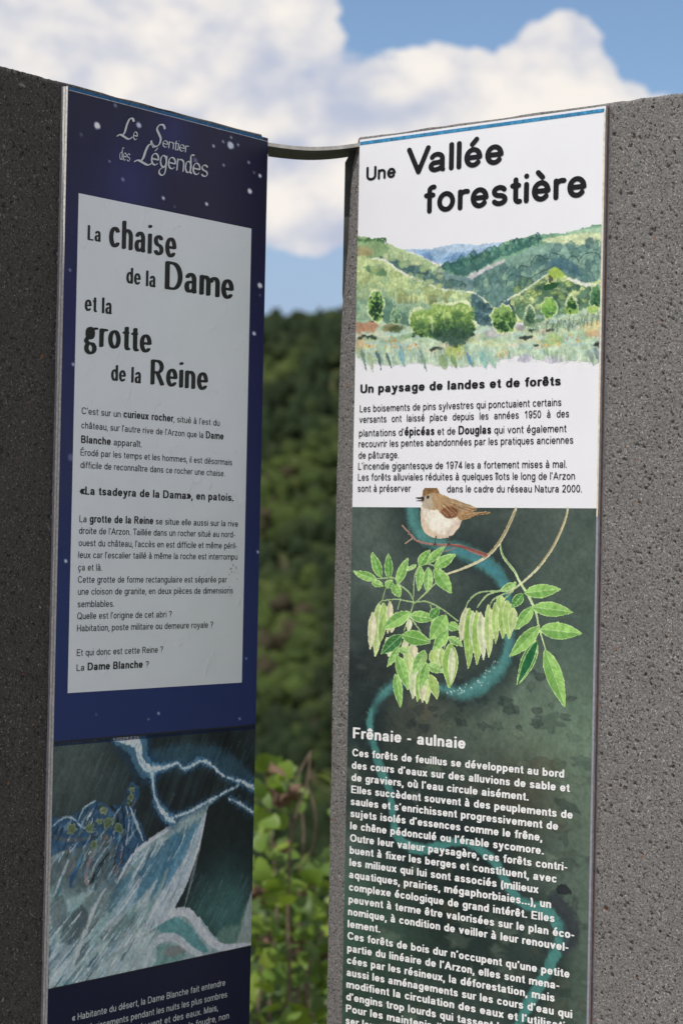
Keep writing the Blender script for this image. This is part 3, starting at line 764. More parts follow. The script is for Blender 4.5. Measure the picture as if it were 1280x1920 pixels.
for (pts, wd, c) in [
    ([(905, 520), (870, 680), (800, 880), (740, 1000), (700, 1060)], (4, 9, 4), (172, 178, 190)), ([(880, 540), (830, 700), (760, 900)], (2, 4, 2), (44, 84, 120)),
    ([(860, 560), (800, 760), (650, 1000), (590, 1100)], (2, 9, 3), (160, 168, 178)), ([(720, 770), (700, 900), (590, 1100)], (2, 4, 2), (46, 90, 128)),
    ([(720, 590), (560, 700), (490, 790), (440, 890)], (8, 9, 3), (166, 172, 182)), ([(610, 700), (540, 760)], (4, 2), (150, 160, 170)),
    ([(620, 780), (480, 1000), (390, 1100)], (2, 5, 2), (160, 168, 176)), ([(380, 910), (320, 1020), (230, 1260), (190, 1380)], (3, 12, 4), (150, 158, 162)),
    ([(560, 860), (440, 1030)], (3, 2), (158, 164, 170)), ([(320, 900), (160, 1060), (100, 1200)], (3, 9, 3), (116, 140, 146)),
    ([(330, 700), (290, 790), (280, 870), (300, 885)], (6, 11, 5), (118, 104, 106)), ([(400, 720), (350, 800), (300, 885)], (4, 9, 4), (22, 28, 34)),
    ([(450, 690), (430, 760), (440, 830)], (3, 5, 2), (22, 24, 28)), ([(470, 680), (460, 760), (425, 850)], (3, 4, 2), (120, 98, 92)), ([(390, 640), (360, 690)], (6, 4), (110, 88, 88)),
    ([(90, 620), (160, 655), (260, 650), (340, 630)], (3, 9, 3), (64, 74, 80)), ([(100, 590), (160, 540), (210, 540), (250, 580), (290, 610)], (2, 4, 2), (140, 156, 166)),
    ([(240, 560), (270, 490), (330, 450)], (2, 4, 2), (138, 158, 160)), ([(200, 710), (130, 740), (95, 800)], (3, 8, 3), (118, 132, 138)), ([(190, 760), (150, 860), (110, 950)], (3, 7, 2), (150, 158, 164)),
    ([(160, 840), (140, 920), (120, 960)], (3, 6, 2), (52, 96, 112)), ([(260, 760), (210, 850), (200, 900)], (3, 10, 4), (30, 60, 96)), ([(430, 640), (330, 780), (310, 850)], (2, 5, 2), (130, 144, 152)),
    ([(505, 470), (540, 560), (580, 660)], (3, 6, 3), (150, 164, 174)), ([(490, 480), (505, 560), (490, 680)], (2, 4, 2), (140, 154, 168)), ([(540, 500), (520, 600), (540, 650)], (2, 3, 2), (100, 130, 150)),
    ([(410, 480), (440, 520), (450, 600)], (5, 8, 3), (18, 26, 30)), ([(470, 480), (480, 560), (470, 640)], (3, 7, 3), (20, 26, 32))]:
    f.stroke(pts, wd, c, .9, 1.5, rag=.8)
for (x, y, r) in [(205, 597, 28), (300, 590, 26), (320, 680, 22), (395, 565, 28), (450, 590, 24), (370, 500, 20), (515, 430, 20), (520, 390, 16), (350, 560, 16), (420, 550, 16), (505, 465, 13)]:
    f.blob(x, y, r * .9, r, rnd.choice([(74, 86, 58), (84, 94, 66), (62, 78, 50), (54, 70, 40)]), .9, edge=(30, 42, 34), soft=1.5, warp=.35, seed=int(x))
    f.blob(x - 4, y - 5, r * .4, r * .4, (132, 142, 104), .6, soft=2, seed=int(y))
f.poly([(908, 515), (880, 620), (800, 880), (745, 1000), (640, 1110), (590, 1100), (690, 900), (830, 640)], (150, 160, 170), .8, 4, warp=5, ws=12, var=.05)
f.poly([(860, 560), (790, 760), (690, 900), (760, 700)], (60, 104, 130), .7, 4, warp=4, var=.05)
f.poly([(560, 840), (470, 960), (380, 1120), (440, 1100), (540, 960)], (150, 162, 168), .6, 5, warp=5)
f.poly([(300, 1395), (420, 1220), (590, 1120), (650, 1180), (600, 1340)], (142, 156, 160), .75, 8, warp=7, var=.05)
f.poly([(95, 1390), (100, 1240), (200, 1180), (230, 1260), (190, 1390)], (138, 154, 160), .6, 6, warp=6, var=.05)
f.poly([(180, 1060), (260, 1000), (290, 1080), (210, 1190), (150, 1180)], (52, 64, 70), .6, 5, warp=7, var=.06)
f.poly([(100, 980), (170, 960), (180, 1080), (110, 1120)], (60, 72, 76), .55, 6, warp=6)
f.poly([(440, 900), (520, 820), (500, 900), (420, 1030), (390, 1020)], (46, 84, 104), .6, 5, warp=5)
def inpoly(x, y, P):
    c = False
    for (ax, ay), (bx, by) in zip(P, P[1:] + P[:1]):
        if (ay > y) != (by > y) and x < (bx - ax) * (y - ay) / (by - ay) + ax: c = not c
    return c
WAVE = [(90, 960), (300, 930), (430, 900), (560, 700), (720, 600), (890, 500), (850, 690), (790, 890), (700, 1030), (640, 1180), (560, 1340), (300, 1400), (90, 1400)]
for k in range(420):
    x = rnd.uniform(90, 900); y = rnd.uniform(500, 1390)
    if not inpoly(x, y, WAVE): continue
    L = rnd.uniform(40, 170); a = .42 + .5 * (1 - (x - 90) / 800)
    c, al = rnd.choice([((172, 180, 188), .85), ((150, 162, 168), .7), ((40, 74, 98), .6), ((48, 60, 66), .6), ((66, 112, 132), .6), ((182, 186, 194), .8)])
    f.stroke([(x, y), (x - a * L * .45, y + L * .5), (x - a * L, y + L)], (.8, rnd.uniform(1.2, 4.2), .6), c, al * rnd.uniform(.4, 1), 1.1, rag=.4, seed=k)
CREST = [(92, 600), (100, 545), (200, 535), (265, 500), (330, 455), (400, 485), (470, 465), (505, 385), (550, 400), (530, 490), (585, 640), (480, 790), (430, 890), (300, 890), (200, 720), (92, 740)]
for k in range(330):
    x = rnd.uniform(92, 590); y = rnd.uniform(385, 890)
    if not inpoly(x, y, CREST): continue
    L = rnd.uniform(16, 90); bend = rnd.uniform(-14, 14)
    c = rnd.choice([(168, 180, 190), (140, 156, 168), (20, 28, 36), (44, 84, 122), (70, 120, 150), (16, 22, 28), (96, 128, 140), (86, 96, 92), (110, 96, 98)])
    f.stroke([(x, y), (x - L * .22 + bend, y + L * .5), (x - L * .5, y + L)], (.8, rnd.uniform(1.2, 4.5), .6), c, rnd.uniform(.45, .9), 1.1, seed=k)
for (x, y, r) in [(205, 597, 24), (300, 592, 22), (320, 682, 20), (395, 565, 24), (450, 592, 22), (372, 502, 17), (515, 432, 17), (520, 394, 13), (350, 560, 13)]:
    f.blob(x, y, r * .9, r, rnd.choice([(78, 90, 62), (86, 96, 70), (66, 82, 54)]), .75, edge=(136, 150, 150), soft=1.3, warp=.45, seed=int(x))
f.stroke([(600, 230), (700, 225), (790, 215), (870, 200), (960, 225), (1060, 300), (1150, 350)], (20, 50, 30, 50, 30), (52, 92, 116), .45, 14, rag=8)
# lightning river
bolt = [([(430, 130), (540, 145), (560, 220), (590, 275), (640, 285)], (20, 60, 46, 44, 26)), ([(640, 285), (700, 275), (760, 255), (800, 285), (870, 245), (930, 260), (1000, 320), (1090, 350), (1160, 385)], (26, 10, 18, 8, 20)),
        ([(625, 290), (632, 380), (650, 460), (700, 530), (740, 560)], (30, 12, 22, 26, 18)), ([(700, 545), (780, 525), (880, 475), (960, 430), (1075, 370)], (16, 11, 10, 6)),
        ([(1030, 440), (1090, 470), (1150, 510)], (9, 12, 16))]
for pts, wd in bolt: f.stroke(pts, [q * 1.5 for q in wd], (26, 50, 74), .5, 10, rag=5)
for pts, wd in bolt: f.stroke(pts, [q * .85 for q in wd], (74, 116, 142), .6, 4, rag=4)
for pts, wd in bolt: f.stroke(pts, [q * .33 for q in wd], (184, 194, 204), .9, 2, rag=3)
for pts, wd in bolt:
    Q = f.smooth(np.array(pts, float), 9, False)
    for (x, y) in Q:
        for k in range(2):
            L = rnd.uniform(12, 44); f.stroke([(x + rnd.uniform(-6, 6), y + rnd.uniform(-6, 6)), (x + L * .45, y - L)] if rnd.random() < .5 else [(x, y), (x - L * .45, y + L)], (1.3, .5), rnd.choice([(120, 150, 172), (74, 118, 150), (36, 66, 106)]), .5, 1.1)
f.wet(1.8, 6.0, .14, 3)
f.build('storm_wave_print', panel_l, YA, PRINT_MATT, GAIN_L)
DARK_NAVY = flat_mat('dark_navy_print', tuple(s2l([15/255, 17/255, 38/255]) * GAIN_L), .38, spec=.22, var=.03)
LINE_BLACK = flat_mat('fine_black_rule', (.01, .01, .012), .4)
sheet('navy_print', panel_l, 0, 575.3, 1515.5, 2050, YA, DARK_NAVY)
sheet('rule', panel_l, 0, 575.3, 1101.5, 1104, YB, LINE_BLACK); sheet('rule', panel_l, 0, 575.3, 1514.6, 1516.4, YB, LINE_BLACK)
LEFT_WHITE = flat_mat('pale_text_box', (0.675, 0.715, 0.77), 0.36, spec=0.3, var=0.012, scale=18)
t = NT(LEFT_WHITE.node_tree); c = t.new('ShaderNodeTexCoord').outputs['Object']; bp = t.new('ShaderNodeBump'); bp.inputs['Strength'].default_value = .5; bp.inputs['Distance'].default_value = .0015
t.l.new(t.ramp(t.noise(c, 34, 3, .6, .5), [(.62, 0.0), (.72, 1.0)]), bp.inputs['Height']); t.l.new(bp.outputs[0], t.n['Principled BSDF'].inputs['Normal'])
sheet('text_box', panel_l, 32.8, 528, 176.2, 1021.5, YB, LEFT_WHITE)
# blue strip and pale film along the top edge
sheet('edge_film', panel_l, 1, 560, .5, 6.0, YB, BLUE_DARK); sheet('edge_film', panel_l, 1, 574, 6.0, 7.0, YB, EDGE_GREY)

st_ = Canvas(H_L, 0, 0, 1, 300, 520, 800, 960, 1.6, 1.4, (190, 194, 198))
for k in range(26):
    x, y = rnd.choice([(440, 1066), (436, 1120), (432, 1075), (350, 880)]); st_.blob(x + rnd.gauss(0, 3), y + rnd.gauss(0, 7), rnd.uniform(.8, 1.8), rnd.uniform(.8, 2), (146, 134, 120), .8, soft=1, warp=.3, seed=k)
st_.build('dirt_speck', panel_l, YC, PRINT_MATT, 1.2, cut=True)
text('title_lettering', panel_l, H_L, [
    (('La', 'opt', 1), 163, 449, 188.5, 28), (('chaise', 'opt', 1), 203, 461.5, 329.5, 54), (('de la', 'opt', 1), 235.6, 530, 291, 30), (('Dame', 'opt', 1), 307.5, 541, 437, 53),
    (('et la', 'opt', 1), 157.6, 582, 209, 30), (('grotte', 'opt', 1), 157.6, 646.5, 283, 49), (('de la', 'opt', 1), 207, 713, 264, 30), (('Reine', 'opt', 1), 280.7, 720.5, 388.8, 47.5)], BLACK_INK, YC)
text('body_lettering', panel_l, H_L, [
    ([('C’est sur un ', R_, 1), ('curieux rocher', B_, 1.15), (', situé à l’est du', R_, 1)], 152, 776, 410.7, 12.8),
    ([('château, sur l’autre rive de l’Arzon que la ', R_, 1), ('Dame', B_, 1.15)], 151.6, 803, 418, 12.8),
    ([('Blanche', B_, 1.15), (' apparaît.', R_, 1)], 151, 830.5, 265, 12.8),
    (('Érodé par les temps et les hommes, il est désormais', R_, 1), 150, 854, 434, 12.8), (('difficile de reconnaître dans ce rocher une chaise.', R_, 1), 149.8, 877.5, 420.4, 12.8),
    (('«La tsadeyra de la Dama», en patois.', B_, 1), 149, 927, 437, 15.6),
    ([('La ', R_, 1), ('grotte de la Reine', B_, 1.15), (' se situe elle aussi sur la rive', R_, 1)], 148, 979, 445, 12.8),
    (('droite de l’Arzon. Taillée dans un rocher situé au nord-', R_, 1), 147, 1001, 439.5, 12.8), (('ouest du château, l’accès en est difficile et même péril-', R_, 1), 146.6, 1024, 443, 12.8),
    (('leux car l’escalier taillé à même la roche est interrompu', R_, 1), 146, 1046.5, 444, 12.8), (('ça et là.', R_, 1), 145.5, 1070, 190.4, 12.8),
    (('Cette grotte de forme rectangulaire est séparée par', R_, 1), 145, 1093, 424, 12.8), (('une cloison de granite, en deux pièces de dimensions', R_, 1), 145, 1115.5, 435.5, 12.8),
    (('semblables.', R_, 1), 144.4, 1139, 213, 12.8), (('Quelle est l’origine de cet abri ?', R_, 1), 143.7, 1161.5, 321, 12.8), (('Habitation, poste militaire ou demeure royale ?', R_, 1), 143.4, 1184.4, 398.5, 12.8),
    (('Et qui donc est cette Reine ?', R_, 1), 143, 1230.4, 304.7, 12.8), ([('La ', R_, 1), ('Dame Blanche', B_, 1.15), (' ?', R_, 1)], 142.6, 1258.5, 278, 12.8)], BLACK_INK, YC)
text('header_lettering', panel_l, H_L, [
    (('L', 'script', 1), 222, 256, 246, 42), (('e', 'script', 1), 248, 261.5, 256.5, 24), (('S', 'script', 1), 286, 272, 303, 44), (('entier', 'script', 1), 303, 275, 351.4, 20),
    (('des', 'script', 1), 222.6, 298.5, 242.5, 22), (('L', 'script', 1), 255, 304, 283, 42), (('égendes', 'script', 1), 281, 308.5, 388, 35)], SILVER_INK, YC)
text('quote_lettering', panel_l, H_L, [
    (('« Habitante du désert, la Dame Blanche fait entendre', R_, 1), 134, 1916, 421, 13), (('ses gémissements pendant les nuits les plus sombres', R_, 1), 134, 1941, 424.5, 13),
    (('au bruit du vent et des eaux. Mais,', R_, 1), 209, 1945, 407.5, 13), (('plus prompte que la foudre, non', R_, 1), 246, 1957, 428, 13)], SILVER_INK, YC)

# ---------- right panel
sheet('white_print', panel_r, 0, 575.3, 0, 690.5, YA, FACE_WHITE)
sheet('edge_film', panel_r, 1, 572, 4.0, 10.5, YB, BLUE_LINE)

q = Canvas(H_R, 660, 400, 2.612, 0, 571, 165, 470, 1.35, 1.0, (236, 236, 239))
z = q
z.poly([(265, 172), (400, 170), (510, 147), (600, 152), (735, 142), (740, 190), (560, 232), (440, 247), (350, 215), (300, 190)], (160, 188, 214), .95, 1.2, warp=1, var=.04)
z.poly([(300, 185), (420, 180), (520, 190), (640, 170), (700, 160), (640, 190), (540, 240), (430, 245)], (128, 166, 204), .7, 3, warp=2, var=.05)
z.poly([(340, 200), (380, 190), (400, 230), (350, 215)], (88, 128, 180), .7, 3); z.poly([(440, 225), (520, 190), (560, 200), (520, 235)], (92, 134, 178), .7, 3, warp=2)
# right ridges
z.poly([(430, 262), (560, 218), (680, 178), (780, 128), (900, 104), (1060, 90), (1235, 66), (1240, 300), (700, 320), (480, 300)], (112, 160, 128), .96, 1.4, warp=2, var=.07)
z.poly([(1050, 90), (1235, 64), (1235, 90), (1130, 96)], (170, 205, 170), .8, 4)
z.poly([(430, 262), (560, 218), (700, 180), (720, 215), (560, 300), (480, 285)], (46, 92, 90), .85, 2.5, warp=3, var=.06)
z.poly([(720, 190), (800, 150), (930, 112), (900, 145), (760, 205)], (40, 92, 84), .75, 3, warp=3)
z.poly([(930, 135), (1050, 103), (1235, 98), (1235, 185), (1080, 160)], (206, 214, 164), .85, 3, warp=2, var=.03)
for k in range(70):
    t = rnd.random(); x = 440 + 470 * t; y = 268 - 150 * t + rnd.uniform(-16, 24)
    z.blob(x, y, rnd.uniform(9, 18), rnd.uniform(12, 22), rnd.choice([(64, 118, 106), (90, 146, 120), (40, 84, 86), (110, 160, 130)]), .6, edge=(30, 66, 66), warp=.2, seed=k)
z.poly([(560, 318), (640, 270), (730, 238), (930, 150), (1100, 150), (1235, 170), (1235, 345), (1000, 300), (760, 420), (690, 465), (600, 385)], (124, 162, 146), .95, 2, warp=3, var=.07)
z.poly([(560, 320), (700, 265), (900, 240), (1040, 240), (1100, 300), (990, 300), (850, 360), (740, 430), (690, 470), (600, 390)], (84, 122, 118), .8, 10, warp=6, var=.07)
for k in range(150):
    x = rnd.uniform(590, 1230); y = 360 - (x - 590) * .27 + rnd.uniform(-60, 100)
    if x > 1000: y = rnd.uniform(140, 330)
    elif y > 430 - (x - 690) * .42: continue
    z.blob(x, y, rnd.uniform(12, 24), rnd.uniform(14, 30), rnd.choice([(132, 170, 150), (104, 146, 134), (74, 116, 112), (150, 184, 152), (96, 130, 128), (60, 98, 104)]), .55, edge=(58, 90, 88), warp=.22, seed=k)
for pts in ([(885, 225), (905, 205), (930, 210), (960, 225), (975, 195), (1010, 200), (1040, 225), (1060, 230), (1070, 215), (1095, 210), (1110, 235)], [(820, 270), (830, 255), (870, 260), (885, 225)], [(755, 350), (765, 310), (790, 300), (830, 310), (870, 315), (920, 290), (960, 270), (1000, 250)],
            [(1110, 230), (1130, 205), (1160, 190), (1200, 195), (1220, 215)]):
    z.stroke(pts, 1.8, (40, 66, 66), .8, 1.4)
z.poly([(940, 240), (1020, 215), (1100, 260), (1110, 310), (1040, 280), (980, 260)], (52, 92, 112), .65, 8, warp=5)
z.poly([(560, 310), (640, 268), (740, 225), (735, 240), (650, 285), (580, 325)], (196, 190, 196), .85, 2, warp=2)
z.poly([(480, 350), (510, 330), (560, 318), (540, 340)], (176, 172, 180), .7, 2)
# left hills
z.poly([(18, 128), (110, 125), (180, 148), (260, 180), (350, 218), (430, 262), (470, 305), (560, 330), (600, 385), (500, 420), (300, 380), (18, 330)], (166, 190, 138), .96, 1.6, warp=2.5, var=.06)
z.poly([(18, 128), (110, 122), (170, 145), (180, 190), (120, 225), (18, 220)], (104, 142, 92), .7, 8, warp=5, var=.08)
z.blob(62, 190, 40, 28, (164, 140, 96), .7, soft=6)
for k in range(60): z.stroke([(rnd.uniform(18, 170), 130 + rnd.uniform(-10, 8))] * 2, rnd.uniform(3, 6), (64, 108, 66), .7, 1.5)
z.poly([(150, 215), (230, 230), (300, 285), (420, 322), (480, 358), (560, 385), (430, 360), (300, 320), (200, 262)], (72, 110, 112), .9, 3, warp=3.5, var=.07)
z.poly([(430, 262), (480, 300), (570, 312), (590, 380), (470, 365), (390, 330), (400, 290)], (96, 130, 136), .85, 3, warp=3, var=.07)
for k in range(60):
    t = rnd.random(); z.blob(150 + 400 * t, 215 + 150 * t + rnd.uniform(-14, 14), rnd.uniform(10, 20), rnd.uniform(10, 22), rnd.choice([(70, 108, 104), (92, 130, 118), (50, 84, 96), (120, 150, 124)]), .6, edge=(44, 74, 78), warp=.25, seed=k)
for k in range(36):
    t = rnd.random(); z.blob(120 + 320 * t, 150 + 110 * t + rnd.uniform(0, 60), rnd.uniform(10, 24), rnd.uniform(8, 18), rnd.choice([(182, 202, 152), (150, 178, 124), (140, 172, 130), (192, 200, 150)]), .5, edge=(130, 156, 110), warp=.25, seed=k + 7)
z.poly([(18, 232), (100, 222), (160, 230), (240, 285), (340, 330), (440, 372), (560, 382), (620, 400), (690, 462), (640, 540), (400, 560), (18, 560)], (178, 198, 136), .97, 1.6, warp=2.5, var=.07)
z.stroke([(100, 222), (160, 230), (240, 285), (340, 330), (440, 372), (560, 382), (620, 400), (690, 462)], (3, 4, 3), (225, 228, 210), .8, 1.5)
z.poly([(60, 262), (110, 260), (160, 275), (165, 305), (120, 300), (80, 285)], (72, 116, 80), .8, 2, warp=3)
z.poly([(18, 380), (120, 360), (200, 400), (330, 440), (520, 430), (600, 470), (560, 560), (18, 570)], (126, 164, 140), .8, 14, warp=8, var=.08)
for k in range(150):
    x = rnd.uniform(18, 620); y = rnd.uniform(250 + max(0, x - 120) * .28, 520)
    c = rnd.choice([(196, 210, 146), (150, 180, 116), (172, 196, 150), (166, 180, 110), (128, 168, 136)]) if y < 420 else rnd.choice([(104, 148, 128), (136, 174, 150), (80, 126, 116), (150, 184, 150)])
    z.blob(x, y, rnd.uniform(10, 24), rnd.uniform(8, 18), c, .5, edge=(120, 140, 92), warp=.3, seed=k)
for k in range(26): x = rnd.uniform(190, 480); z.stroke([(x, 400 + rnd.uniform(-10, 10)), (x + 2, 436)], (2, 4), (128, 126, 70), .5, 2)
z.poly([(600, 385), (690, 460), (760, 425), (830, 420), (860, 480), (800, 540), (640, 560), (560, 480), (580, 440)], (62, 98, 108), .9, 6, warp=6, var=.08)
z.poly([(160, 420), (230, 470), (300, 520), (290, 560), (150, 560)], (70, 112, 96), .75, 6, warp=5)
for k in range(50): z.blob(rnd.uniform(590, 840), rnd.uniform(420, 540), rnd.uniform(8, 16), rnd.uniform(9, 18), rnd.choice([(48, 84, 96), (84, 126, 128), (36, 66, 76), (106, 150, 146)]), .55, warp=.3, edge=(36, 62, 70), seed=k)
# knoll to the right
z.poly([(780, 412), (860, 365), (960, 295), (1000, 268), (1070, 320), (1150, 345), (1235, 335), (1235, 520), (850, 540), (800, 470)], (184, 202, 128), .96, 1.8, warp=2.5, var=.07)
z.poly([(800, 470), (900, 420), (940, 350), (1000, 375), (1080, 400), (1160, 360), (1235, 350), (1235, 520), (900, 540)], (70, 110, 88), .85, 5, warp=6, var=.09)
for k in range(80): z.blob(rnd.uniform(800, 1230), rnd.uniform(330, 470), rnd.uniform(8, 22), rnd.uniform(8, 20), rnd.choice([(66, 104, 84), (150, 178, 92), (110, 152, 104), (44, 80, 70), (186, 206, 120), (128, 164, 118)]), .6, edge=(48, 80, 60), warp=.3, seed=k)
z.poly([(955, 300), (995, 262), (1040, 300), (1000, 320)], (152, 184, 70), .9, 1.5, warp=2); z.blob(975, 322, 12, 16, (60, 58, 60), .8); z.poly([(940, 350), (1010, 340), (1000, 365), (950, 375)], (28, 76, 42), .9, 2, warp=2)
z.stroke([(760, 425), (860, 365), (960, 295)], (3, 4, 2), (220, 226, 200), .8, 2); z.stroke([(1060, 320), (1150, 350), (1220, 348)], (6, 6, 3), (226, 226, 214), .8, 2)
# meadow
z.poly([(18, 540), (250, 545), (420, 600), (640, 552), (850, 545), (1010, 505), (1235, 470), (1235, 715), (1100, 725), (900, 715), (800, 700), (640, 745), (420, 745), (350, 730), (180, 745), (18, 700)], (172, 196, 164), .97, 3, warp=5, var=.06)
for k in range(230):
    x = rnd.uniform(18, 1232); y = rnd.uniform(500 if x > 900 else 560, 690)
    c = rnd.choice([(150, 186, 148), (186, 206, 168), (140, 172, 160), (196, 204, 150), (164, 190, 190), (120, 154, 110), (202, 190, 160), (176, 210, 196)])
    z.blob(x, y, rnd.uniform(12, 44), rnd.uniform(5, 15), c, .55, warp=.3, seed=k, soft=3)
for (x, y, rx, ry, c) in [(90, 552, 40, 26, (176, 112, 80)), (35, 560, 26, 26, (170, 112, 84)), (185, 558, 36, 20, (116, 108, 70)), (220, 566, 30, 18, (60, 76, 40)), (38, 640, 18, 50, (196, 160, 112)), (690, 585, 40, 24, (176, 172, 176)), (560, 610, 40, 26, (150, 166, 120)), (640, 700, 60, 24, (150, 196, 176)),
                          (505, 680, 46, 36, (170, 184, 70)), (985, 712, 44, 22, (162, 156, 180)), (845, 706, 34, 20, (150, 146, 168)), (1180, 555, 60, 28, (206, 196, 136)), (1190, 590, 50, 16, (190, 150, 110)), (940, 575, 30, 14, (208, 190, 170)), (820, 560, 24, 16, (146, 138, 150)), (988, 620, 44, 30, (152, 182, 110)), (1205, 640, 20, 14, (60, 74, 84))]:
    z.blob(x, y, rx, ry, c, .75, warp=.25, seed=int(x), soft=4)
for (x, y) in [(60, 600), (80, 606), (95, 602), (110, 612), (40, 610), (410, 658), (430, 660), (395, 666), (850, 612), (870, 604), (835, 608), (980, 570), (960, 575), (880, 574), (900, 645), (1210, 640), (1195, 642)]:
    z.blob(x, y, rnd.uniform(10, 18), 7, (38, 50, 46), .85, warp=.35, seed=x)
for k in range(90): x = rnd.choice([rnd.uniform(860, 1230)]); z.stroke([(x, 545 - (x - 860) * .14 + rnd.uniform(-10, 60)), (x + 6, 540 - (x - 860) * .14 + rnd.uniform(-10, 60))], 1.8, rnd.choice([(92, 112, 92), (120, 130, 104), (70, 92, 84)]), .6, 1.3)
for (cx, cy, n) in [(95, 655, 26), (205, 640, 22), (310, 650, 18), (725, 688, 24), (940, 640, 14), (1012, 632, 12), (1085, 612, 16), (548, 690, 9), (1190, 545, 10), (275, 655, 8)]:
    for k in range(n // 2): z.blob(cx + rnd.gauss(0, 20), cy + rnd.gauss(0, 13), 4.5, 4.5, rnd.choice([(226, 172, 60), (214, 150, 70), (232, 190, 96), (200, 120, 60)]), .9, soft=1.2, seed=k)
for k in range(330):     # brushed grass, ragged lower hem
    x = rnd.uniform(20, 1225); y0 = rnd.uniform(650, 715); L = rnd.uniform(25, 70) * (1.0 if x < 800 else .6)
    c = rnd.choice([(150, 180, 150), (176, 204, 176), (106, 140, 130), (196, 214, 196), (132, 160, 112), (120, 160, 176), (150, 176, 130)])
    z.stroke([(x, y0), (x + L * .12 + 3, y0 + L)], (rnd.uniform(2, 6), .8), c, rnd.uniform(.3, .6), 1.8)
for k in range(22):
    x = rnd.uniform(20, 1225); z.stroke([(x, 690), (x + 8, 780)], rnd.uniform(1, 2.6), (236, 236, 239), .6, 1.3)
for (x, y, L, w_, c) in [(55, 700, 70, 10, (96, 124, 104)), (130, 705, 60, 9, (60, 90, 104)), (180, 715, 45, 7, (70, 92, 96)), (245, 700, 50, 14, (110, 160, 170)), (350, 715, 60, 12, (120, 150, 130)), (575, 715, 35, 8, (84, 136, 170)), (450, 730, 30, 20, (126, 152, 106)), (500, 725, 34, 12, (110, 140, 90)), (645, 715, 50, 18, (130, 180, 170)), (690, 720, 40, 14, (150, 190, 170)), (90, 715, 60, 14, (150, 170, 130)), (1170, 700, 40, 12, (130, 150, 140)), (1200, 690, 44, 10, (110, 130, 140))]:
    z.stroke([(x - 10, y - 25), (x, y), (x + 14, y + L)], (w_ * .6, w_ * .9, 2), c, .85, 1.8, rag=1)
def bush(cx, cy, rx, ry, n, cols, cone=False):
    ph = rnd.uniform(0, 6); lob = [rnd.uniform(.82, 1.12) for _ in range(22)]
    if not cone:
        for pas, cc in ((1.13, (204, 218, 166)), (1.0, cols[0])):
            z.poly([(cx + rx * pas * lob[k] * math.cos(k / 22 * 6.283), cy + ry * pas * lob[k] * math.sin(k / 22 * 6.283)) for k in range(22)], cc, .9, 1.6, warp=1.5, ws=4, seed=int(cx))
    for pas, cc in ((1.14, (206, 218, 168)), (1.0, cols[0])) if cone else ():
        if pas > 1:
            for k in range(26): a = k / 26 * 6.28; z.blob(cx + rx * pas * math.cos(a) * (.97 if not cone else .45 + .5 * (math.sin(a) + 1) / 2), cy + ry * pas * math.sin(a) * .97, rnd.uniform(4, 10), rnd.uniform(4, 9), cc, .75, warp=.4, seed=k)
            continue
        if cone: z.poly([(cx, cy - ry * pas), (cx + rx * .5 * pas, cy - ry * .2), (cx + rx * pas, cy + ry), (cx - rx * pas, cy + ry), (cx - rx * .5 * pas, cy - ry * .2)], cc, .9, 2, warp=3, ws=4)
        else: z.blob(cx, cy, rx * pas, ry * pas, cc, .92, warp=.12, seed=int(cx))
    for k in range(n):
        a = rnd.uniform(0, 6.28); r = math.sqrt(rnd.random()) * .9
        x = cx + r * rx * math.cos(a); y = cy + r * ry * math.sin(a)
        if cone: x = cx + (x - cx) * (.25 + .75 * (y - cy + ry) / (2 * ry))
        lo = (y - cy) / ry * .5 + .5 + rnd.uniform(-.25, .25) + (x - cx) / rx * .1
        c = cols[min(len(cols) - 1, max(0, int(lo * len(cols))))]
        z.blob(x, y, rnd.uniform(4, 9), rnd.uniform(4, 9), c, .75, warp=.35, seed=k, soft=1.3)
G = [(140, 172, 84), (112, 150, 66), (84, 126, 58), (54, 94, 54), (32, 62, 46)]
bp_ = [(288, 530), (298, 492), (335, 476), (378, 492), (398, 462), (430, 448), (470, 458), (505, 446), (545, 440), (575, 470), (588, 520), (604, 560), (575, 592), (480, 602), (400, 612), (330, 602), (300, 572)]
z.poly([(x + (x - 445) * .06, y - 10 - 5 * ((x * 7) % 3)) for x, y in bp_], (206, 220, 168), .9, 2, warp=3, ws=5); z.poly(bp_, (116, 152, 72), .95, 1.5, warp=2.5, ws=4, var=.08)
for k in range(420):
    x = rnd.uniform(290, 600); y = rnd.uniform(450, 606)
    if y < 470 and x < 390: continue
    lo = (y - 450) / 160 + rnd.uniform(-.35, .3) + (x - 445) / 1200
    z.blob(x, y, rnd.uniform(4, 9), rnd.uniform(4, 9), G[min(4, max(0, int(lo * 5)))], .7, warp=.4, seed=k, soft=1.2)
for (x, y, rx, ry) in [(330, 545, 34, 22), (395, 560, 30, 26), (470, 540, 40, 30), (545, 555, 40, 26), (505, 500, 22, 20), (420, 505, 20, 18)]:
    z.blob(x, y, rx, ry, (58, 94, 58), .5, warp=.45, seed=x, soft=6)
for (x, y, rx, ry) in [(335, 500, 34, 18), (430, 474, 26, 18), (505, 465, 26, 16), (556, 472, 24, 20), (385, 522, 18, 14), (470, 500, 20, 14)]:
    for k in range(16): z.blob(x + rnd.gauss(0, rx * .5), y + rnd.gauss(0, ry * .5), 6, 6, rnd.choice([(160, 190, 104), (142, 178, 90), (178, 202, 122)]), .7, warp=.4, seed=k, soft=1.2)
z.stroke([(385, 500), (392, 530), (396, 590)], (3, 5, 2), (196, 208, 150), .55, 2); z.stroke([(455, 470), (448, 500), (455, 540)], (2, 3, 1), (200, 214, 150), .55, 2)
z.poly([(380, 590), (470, 560), (560, 570), (590, 590), (520, 650), (440, 630)], (40, 72, 58), .8, 5, warp=6, ws=5, var=.06)
